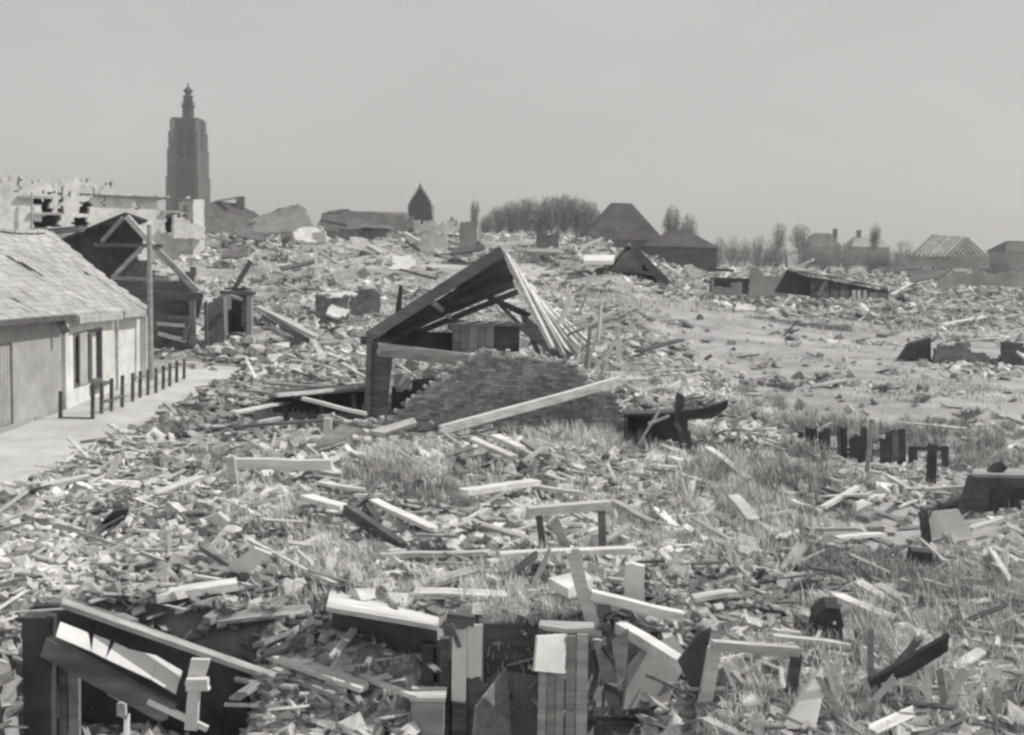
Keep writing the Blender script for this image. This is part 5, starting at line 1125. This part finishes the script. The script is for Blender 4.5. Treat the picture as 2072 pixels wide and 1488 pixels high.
def scatter(libs, n, size, name, mt, label, cat, seed, tilt, sink, nind, ind_name, kindword, tones, ymax=190, lenmul=None, big=.3):
    r = np.random.default_rng(seed); x, y = sample(n, r, ymax=ymax); n = len(x)
    s_ = size(y, r, n); z = H(x, y) + s_ * sink
    scl = np.repeat(s_[:, None], 3, 1)
    if lenmul is not None: q = lenmul(y, r, n); scl = np.stack([s_, q, q], 1)
    Rm = rots(n, tilt, r); li = r.integers(0, len(libs), n)
    app = s_ / y; app[(np.abs(x / y) > .41) | (y < 11.3)] = 0; order = np.argsort(-app); ind = np.zeros(n, bool); ind[order[:nind]] = True
    vs = []; fs = []; off = 0
    for k, (lv, lf_) in enumerate(libs):
        q = np.nonzero((li == k) & ~ind)[0]
        if not len(q): continue
        v = np.einsum('nij,nvj->nvi', Rm[q], lv[None] * scl[q][:, None, :]) + np.stack([x[q], y[q], z[q]], 1)[:, None, :]
        vs.append(v.reshape(-1, 3)); fs.append((lf_[None] + (np.arange(len(q)) * len(lv))[:, None, None]).reshape(-1, 3) + off); off += len(q) * len(lv)
    fastmesh(name, np.concatenate(vs), np.concatenate(fs), mt, kind='stuff', label=label, cat=cat)
    meshes = {(k, tn): mesh_from(l, ind_name, tm) for k, l in enumerate(libs) for tn, tm in tones}
    for q in np.nonzero(ind)[0]:
        tn = tones[int(r.integers(0, len(tones)))][0]
        o = bpy.data.objects.new(ind_name, meshes[(li[q], tn)]); col.objects.link(o)
        M4 = Matrix([list(Rm[q][i] * scl[q]) + [0] for i in range(3)] + [[0, 0, 0, 1]]); M4.translation = (x[q], y[q], z[q]); o.matrix_world = M4
        px, py = proj((x[q], y[q], z[q])); best = min(LM, key=lambda l_: (l_[1] - px) ** 2 + ((l_[2] - py) * 1.5) ** 2)
        dx, dy = px - best[1], (py - best[2]) * 1.6
        rel = ('left of' if dx < 0 else 'right of') if abs(dx) > abs(dy) else ('behind' if dy < 0 else 'in front of')
        o['category'] = kindword.split()[-1]
        PENDING.append((o, f"{'large' if s_[q] > big else 'small'} {tn} {kindword} {rel} {best[0]}", px, f'{kindword}s near {best[0]}'))
def settle_labels():
    by = {}
    for o, lb, px, g in PENDING: by.setdefault(lb, []).append((px, o, g))
    for lb, l_ in by.items():
        l_.sort(key=lambda q: q[0])
        for i, (px, o, g) in enumerate(l_):
            o['group'] = g
            o['label'] = lb if len(l_) == 1 else lb + ', ' + ('rightmost' if i == len(l_) - 1 else ORD[min(i, 38)])
scatter(CH, 30000, lambda y, r, n: np.clip(np.exp(r.normal(0, .5, n)) * (.07 + .0036 * y), .03, .17 + .006 * y), 'rubble_field', 'rubble', 'broken masonry and stones covering the ground', 'rubble', 3, .5, .10, 150, 'rubble_lump', 'masonry lump', (('pale', 'stone_pale'), ('grey', 'rubble')), big=.26)
scatter(BR, 20000, lambda y, r, n: np.clip(np.exp(r.normal(0, .25, n)) * (.14 + .0028 * y), .08, .7), 'brick_scatter', 'rubble', 'countless broken bricks strewn through the rubble', 'bricks', 4, .45, .12, 120, 'loose_brick', 'loose brick', (('pale', 'rubble'), ('dark', 'brick')), ymax=120, big=.2)
scatter(SH, 34000, lambda y, r, n: np.clip(np.exp(r.normal(0, .5, n)) * (.12 + .0062 * y), .06, .14 + .011 * y), 'shard_scatter', 'rubble', 'countless flakes of plaster, tile and slate strewn over the rubble', 'shards', 6, .38, .10, 200, 'plaster_flake', 'plaster flake', (('pale', 'stone_pale'), ('grey', 'plaster_grey'), ('dark', 'wood_dark')), big=.42)
scatter(SP, 19000, lambda y, r, n: np.clip(np.exp(r.normal(0, .5, n)) * (.42 + .011 * y), .15, 1.1 + .02 * y), 'splinter_scatter', 'wood_mixed', 'countless splintered boards and laths strewn through the rubble', 'wood', 5, .2, .06, 240, 'splintered_board', 'splintered board', (('pale', 'wood_pale'), ('grey', 'wood_grey'), ('dark', 'wood_dark')), lenmul=lambda y, r, n: (.62 + .014 * y) * r.uniform(.6, 1.25, n), big=1.0)
# pale stones heaped at the end of the street, and splinters bristling behind the rafters
r_ = random.Random(12)
def place(lib, mt, nm, p, s_, label, cat, group, rot):
    o = bpy.data.objects.new(nm, mesh_from(lib, nm, mt)); col.objects.link(o); o.matrix_world = Matrix.Translation(p) @ rot.to_4x4() @ Matrix.Diagonal((s_[0], s_[1], s_[2], 1)); o['category'] = cat; PENDING.append((o, label, proj(p)[0], group))
for k in range(60):
    px = r_.uniform(385, 600); py = r_.uniform(680, 752) + max(0, (480 - px)) * -.02; s_ = r_.uniform(.18, .6)
    place((CH + SH)[r_.randrange(17)], 'stone_pale' if r_.random() < .65 else 'rubble', 'pale_stone', gp(px, py, .08), (s_, s_, s_), 'pale stone heaped at the street end, ' + ('upper' if py < 702 else 'middle' if py < 728 else 'lower') + (' left' if px < 440 else ' central' if px < 490 else ' right' if px < 545 else ' far right') + ' part', 'stone', 'pale stones across the street end', Matrix.Rotation(r_.uniform(0, 6), 3, 'Z') @ Matrix.Rotation(r_.uniform(-.4, .4), 3, 'X'))
for k in range(12):
    px = r_.uniform(800, 905); py = r_.uniform(730, 790); s_ = r_.uniform(.25, .55); 
    place((CH + SH)[r_.randrange(17)], 'stone_pale', 'white_stone', at(px, py, 29.5 + r_.random()), (s_, s_, s_), 'white stone in the gap between thick post and brick wall', 'stone', 'white stones behind the post', Matrix.Rotation(r_.uniform(0, 6), 3, 'Z') @ Matrix.Rotation(r_.uniform(-.5, .5), 3, 'X'))
for k in range(22):
    px = r_.uniform(1105, 1235); py = r_.uniform(640, 735); p = at(px, py, r_.uniform(29.5, 32)); L_ = r_.uniform(.5, 1.5)
    place(SP[r_.randrange(12)], 'wood_pale' if r_.random() < .7 else 'wood_grey', 'bristling_splinter', p, (L_, 1.1, 1.1), ('long' if L_ > 1 else 'short') + ' splinter bristling from the wreckage right of the pale rafters', 'splinter', 'splinters right of the rafters', Matrix.Rotation(r_.uniform(-.6, .6), 3, 'Z') @ Matrix.Rotation(-r_.uniform(.3, 1.5) if r_.random() < .6 else r_.uniform(1.6, 2.6), 3, 'Y'))
settle_labels()

# ---------------------------------------------------------------- grass and weeds
gr = np.random.default_rng(77)
def blades(cx, cy, cz, hh, rad, nb, r):
    n = len(cx); tot = n * nb
    bx = np.repeat(cx, nb) + r.normal(0, 1, tot) * np.repeat(rad, nb); by = np.repeat(cy, nb) + r.normal(0, 1, tot) * np.repeat(rad, nb)
    bz = H(bx, by) - .02; h = np.repeat(hh, nb) * r.uniform(.45, 1.1, tot)
    a = r.uniform(0, 2 * math.pi, tot); ln = r.uniform(.1, .75, tot) * h; dx, dy = np.cos(a) * ln, np.sin(a) * ln
    wv = .002 + .00030 * by * r.uniform(.6, 1.3, tot); px_, py_ = -np.sin(a) * wv, np.cos(a) * wv
    b0 = np.stack([bx - px_, by - py_, bz], 1); b1 = np.stack([bx + px_, by + py_, bz], 1)
    m0 = np.stack([bx + dx * .35 - px_ * .8, by + dy * .35 - py_ * .8, bz + h * .6], 1); m1 = np.stack([bx + dx * .35 + px_ * .8, by + dy * .35 + py_ * .8, bz + h * .6], 1)
    t = np.stack([bx + dx, by + dy, bz + h], 1)
    v = np.stack([b0, b1, m0, m1, t], 1).reshape(-1, 3)
    f = (np.array([(0, 1, 3), (0, 3, 2), (2, 3, 4)])[None] + (np.arange(tot) * 5)[:, None, None]).reshape(-1, 3)
    return v, f
def weeds(name, spots, wild, mt, label, nb, seed):
    r = np.random.default_rng(seed); X = []; Yy = []; Hh = []; Rd = []
    for (px, py, rad, h, n) in spots:
        c = gp(px, py); X.append(c.x + r.normal(0, rad, n)); Yy.append(c.y + r.normal(0, rad * 1.2, n)); Hh.append(h * .72 * r.uniform(.5, 1.2, n)); Rd.append(np.full(n, .07))
    if wild:
        y = np.exp(r.uniform(math.log(10.5), math.log(120), wild)); x = r.uniform(-1, 1, wild) * (.46 * y + 1)
        k = (fbm(x * .22, y * .22, 131, 3) > .16) & (density(x, y) > .05); x = x[k]; y = y[k]
        X.append(x); Yy.append(y); Hh.append(r.uniform(.08, .24, len(x)) * (1 + .006 * y)); Rd.append(np.full(len(x), .09) + .003 * y)
    X, Yy, Hh, Rd = map(np.concatenate, (X, Yy, Hh, Rd)); k = X > -8.6
    v, f = blades(X[k], Yy[k], None, Hh[k], Rd[k], nb, r)
    fastmesh(name, v, f, mt, kind='stuff', label=label, cat='grass')
weeds('pale_grass', [(650, 1130, .5, .4, 50), (720, 1180, .5, .4, 40), (900, 990, .5, .45, 50), (860, 960, .4, .4, 40), (1000, 1190, .6, .4, 60), (1150, 1245, .4, .3, 50), (1060, 1240, .4, .3, 40), (1220, 900, .5, .55, 60), (1130, 900, .5, .45, 40), (1400, 1070, .8, .5, 70), (1480, 1040, .6, .4, 40),
    (1600, 950, .4, .35, 30), (1700, 975, .4, .2, 30), (1600, 1140, .8, .3, 40), (1520, 1380, .5, .35, 45), (1600, 1420, .5, .35, 40), (1750, 1290, .4, .45, 40), (1800, 1260, .3, .4, 20), (1990, 1290, .4, .4, 30), (1540, 830, .6, .5, 40), (1470, 830, .6, .4, 30), (1450, 950, .5, .5, 50), (1550, 1010, .5, .4, 40),
    (820, 930, .4, .5, 40), (560, 1060, .4, .35, 30), (480, 1000, .5, .3, 30), (1360, 880, .4, .5, 30), (1700, 1420, .5, .4, 40), (1950, 1420, .5, .4, 50), (1280, 1080, .6, .35, 40)], 1500, 'grass', 'pale dry grass growing through the rubble', 34, 7)
def turf(name, n, mt, label, ymin, ymax, thr, seed, hh, nb):
    r = np.random.default_rng(seed); y = np.exp(r.uniform(math.log(ymin), math.log(ymax), n)); x = r.uniform(-1, 1, n) * (.45 * y + 1)
    k = (fbm(x * .13, y * .13, seed, 4) > thr + .17 * rightflat(x, y) * (1 - sm(70, 90, y))) & (x > -8.5 - 40 * (y > 46)); x = x[k]; y = y[k]
    v, f = blades(x, y, None, r.uniform(.5, 1.2, len(x)) * hh * (.4 + .012 * y), .10 + .004 * y, nb, r); fastmesh(name, v, f, mt, kind='stuff', label=label, cat='grass')
turf('heap_weeds', 5200, 'grass', 'pale weeds overgrowing the far heap and field', 30, 130, .02, 171, .22, 16)
turf('heap_dark_weeds', 3600, 'grass_dark', 'dark low weeds in patches over the far heap and field', 28, 130, .10, 172, .2, 16)
weeds('dark_weeds', [(830, 1000, .4, .45, 50), (760, 980, .3, .45, 40), (800, 955, .3, .5, 40), (700, 955, .3, .35, 30), (1420, 970, .4, .5, 45), (1450, 1000, .4, .5, 30), (1600, 985, .5, .45, 40), (1725, 1150, .4, .4, 50), (1770, 1170, .35, .35, 40), (1930, 1205, .6, .4, 60), (1995, 1200, .6, .45, 70), (1970, 1235, .4, .4, 30), (1570, 960, .5, .4, 40),
    (1690, 890, .8, .7, 60), (1750, 880, .8, .6, 40), (1900, 900, 1.2, .5, 60), (1980, 880, 1.4, .5, 70), (1960, 930, .8, .4, 50), (1530, 820, .5, .6, 40), (690, 1170, .3, .3, 20), (880, 1010, .4, .4, 40), (420, 930, .5, .3, 30), (1600, 920, .4, .5, 30)], 800, 'grass_dark', 'dark weeds growing between the debris', 30, 8)

# ---------------------------------------------------------------- air
hz = bpy.data.materials.new('haze_air'); hz.use_nodes = True; hn = hz.node_tree; hn.nodes.clear()
ho = hn.nodes.new('ShaderNodeOutputMaterial'); pv = hn.nodes.new('ShaderNodeVolumePrincipled'); pv.inputs['Color'].default_value = (.97, .97, .955, 1); pv.inputs['Density'].default_value = 0.00055; pv.inputs['Anisotropy'].default_value = 0.2
hn.links.new(pv.outputs[0], ho.inputs['Volume'])
me = bpy.data.meshes.new('haze'); mb = MB().box((0, 1450, 26), (7600, 3300, 60)); me.from_pydata(mb.v, [], mb.f); me.materials.append(hz)
ob = bpy.data.objects.new('haze', me); col.objects.link(ob); ob['kind'] = 'stuff'; ob['label'] = 'thin pale summer haze over the ruins'
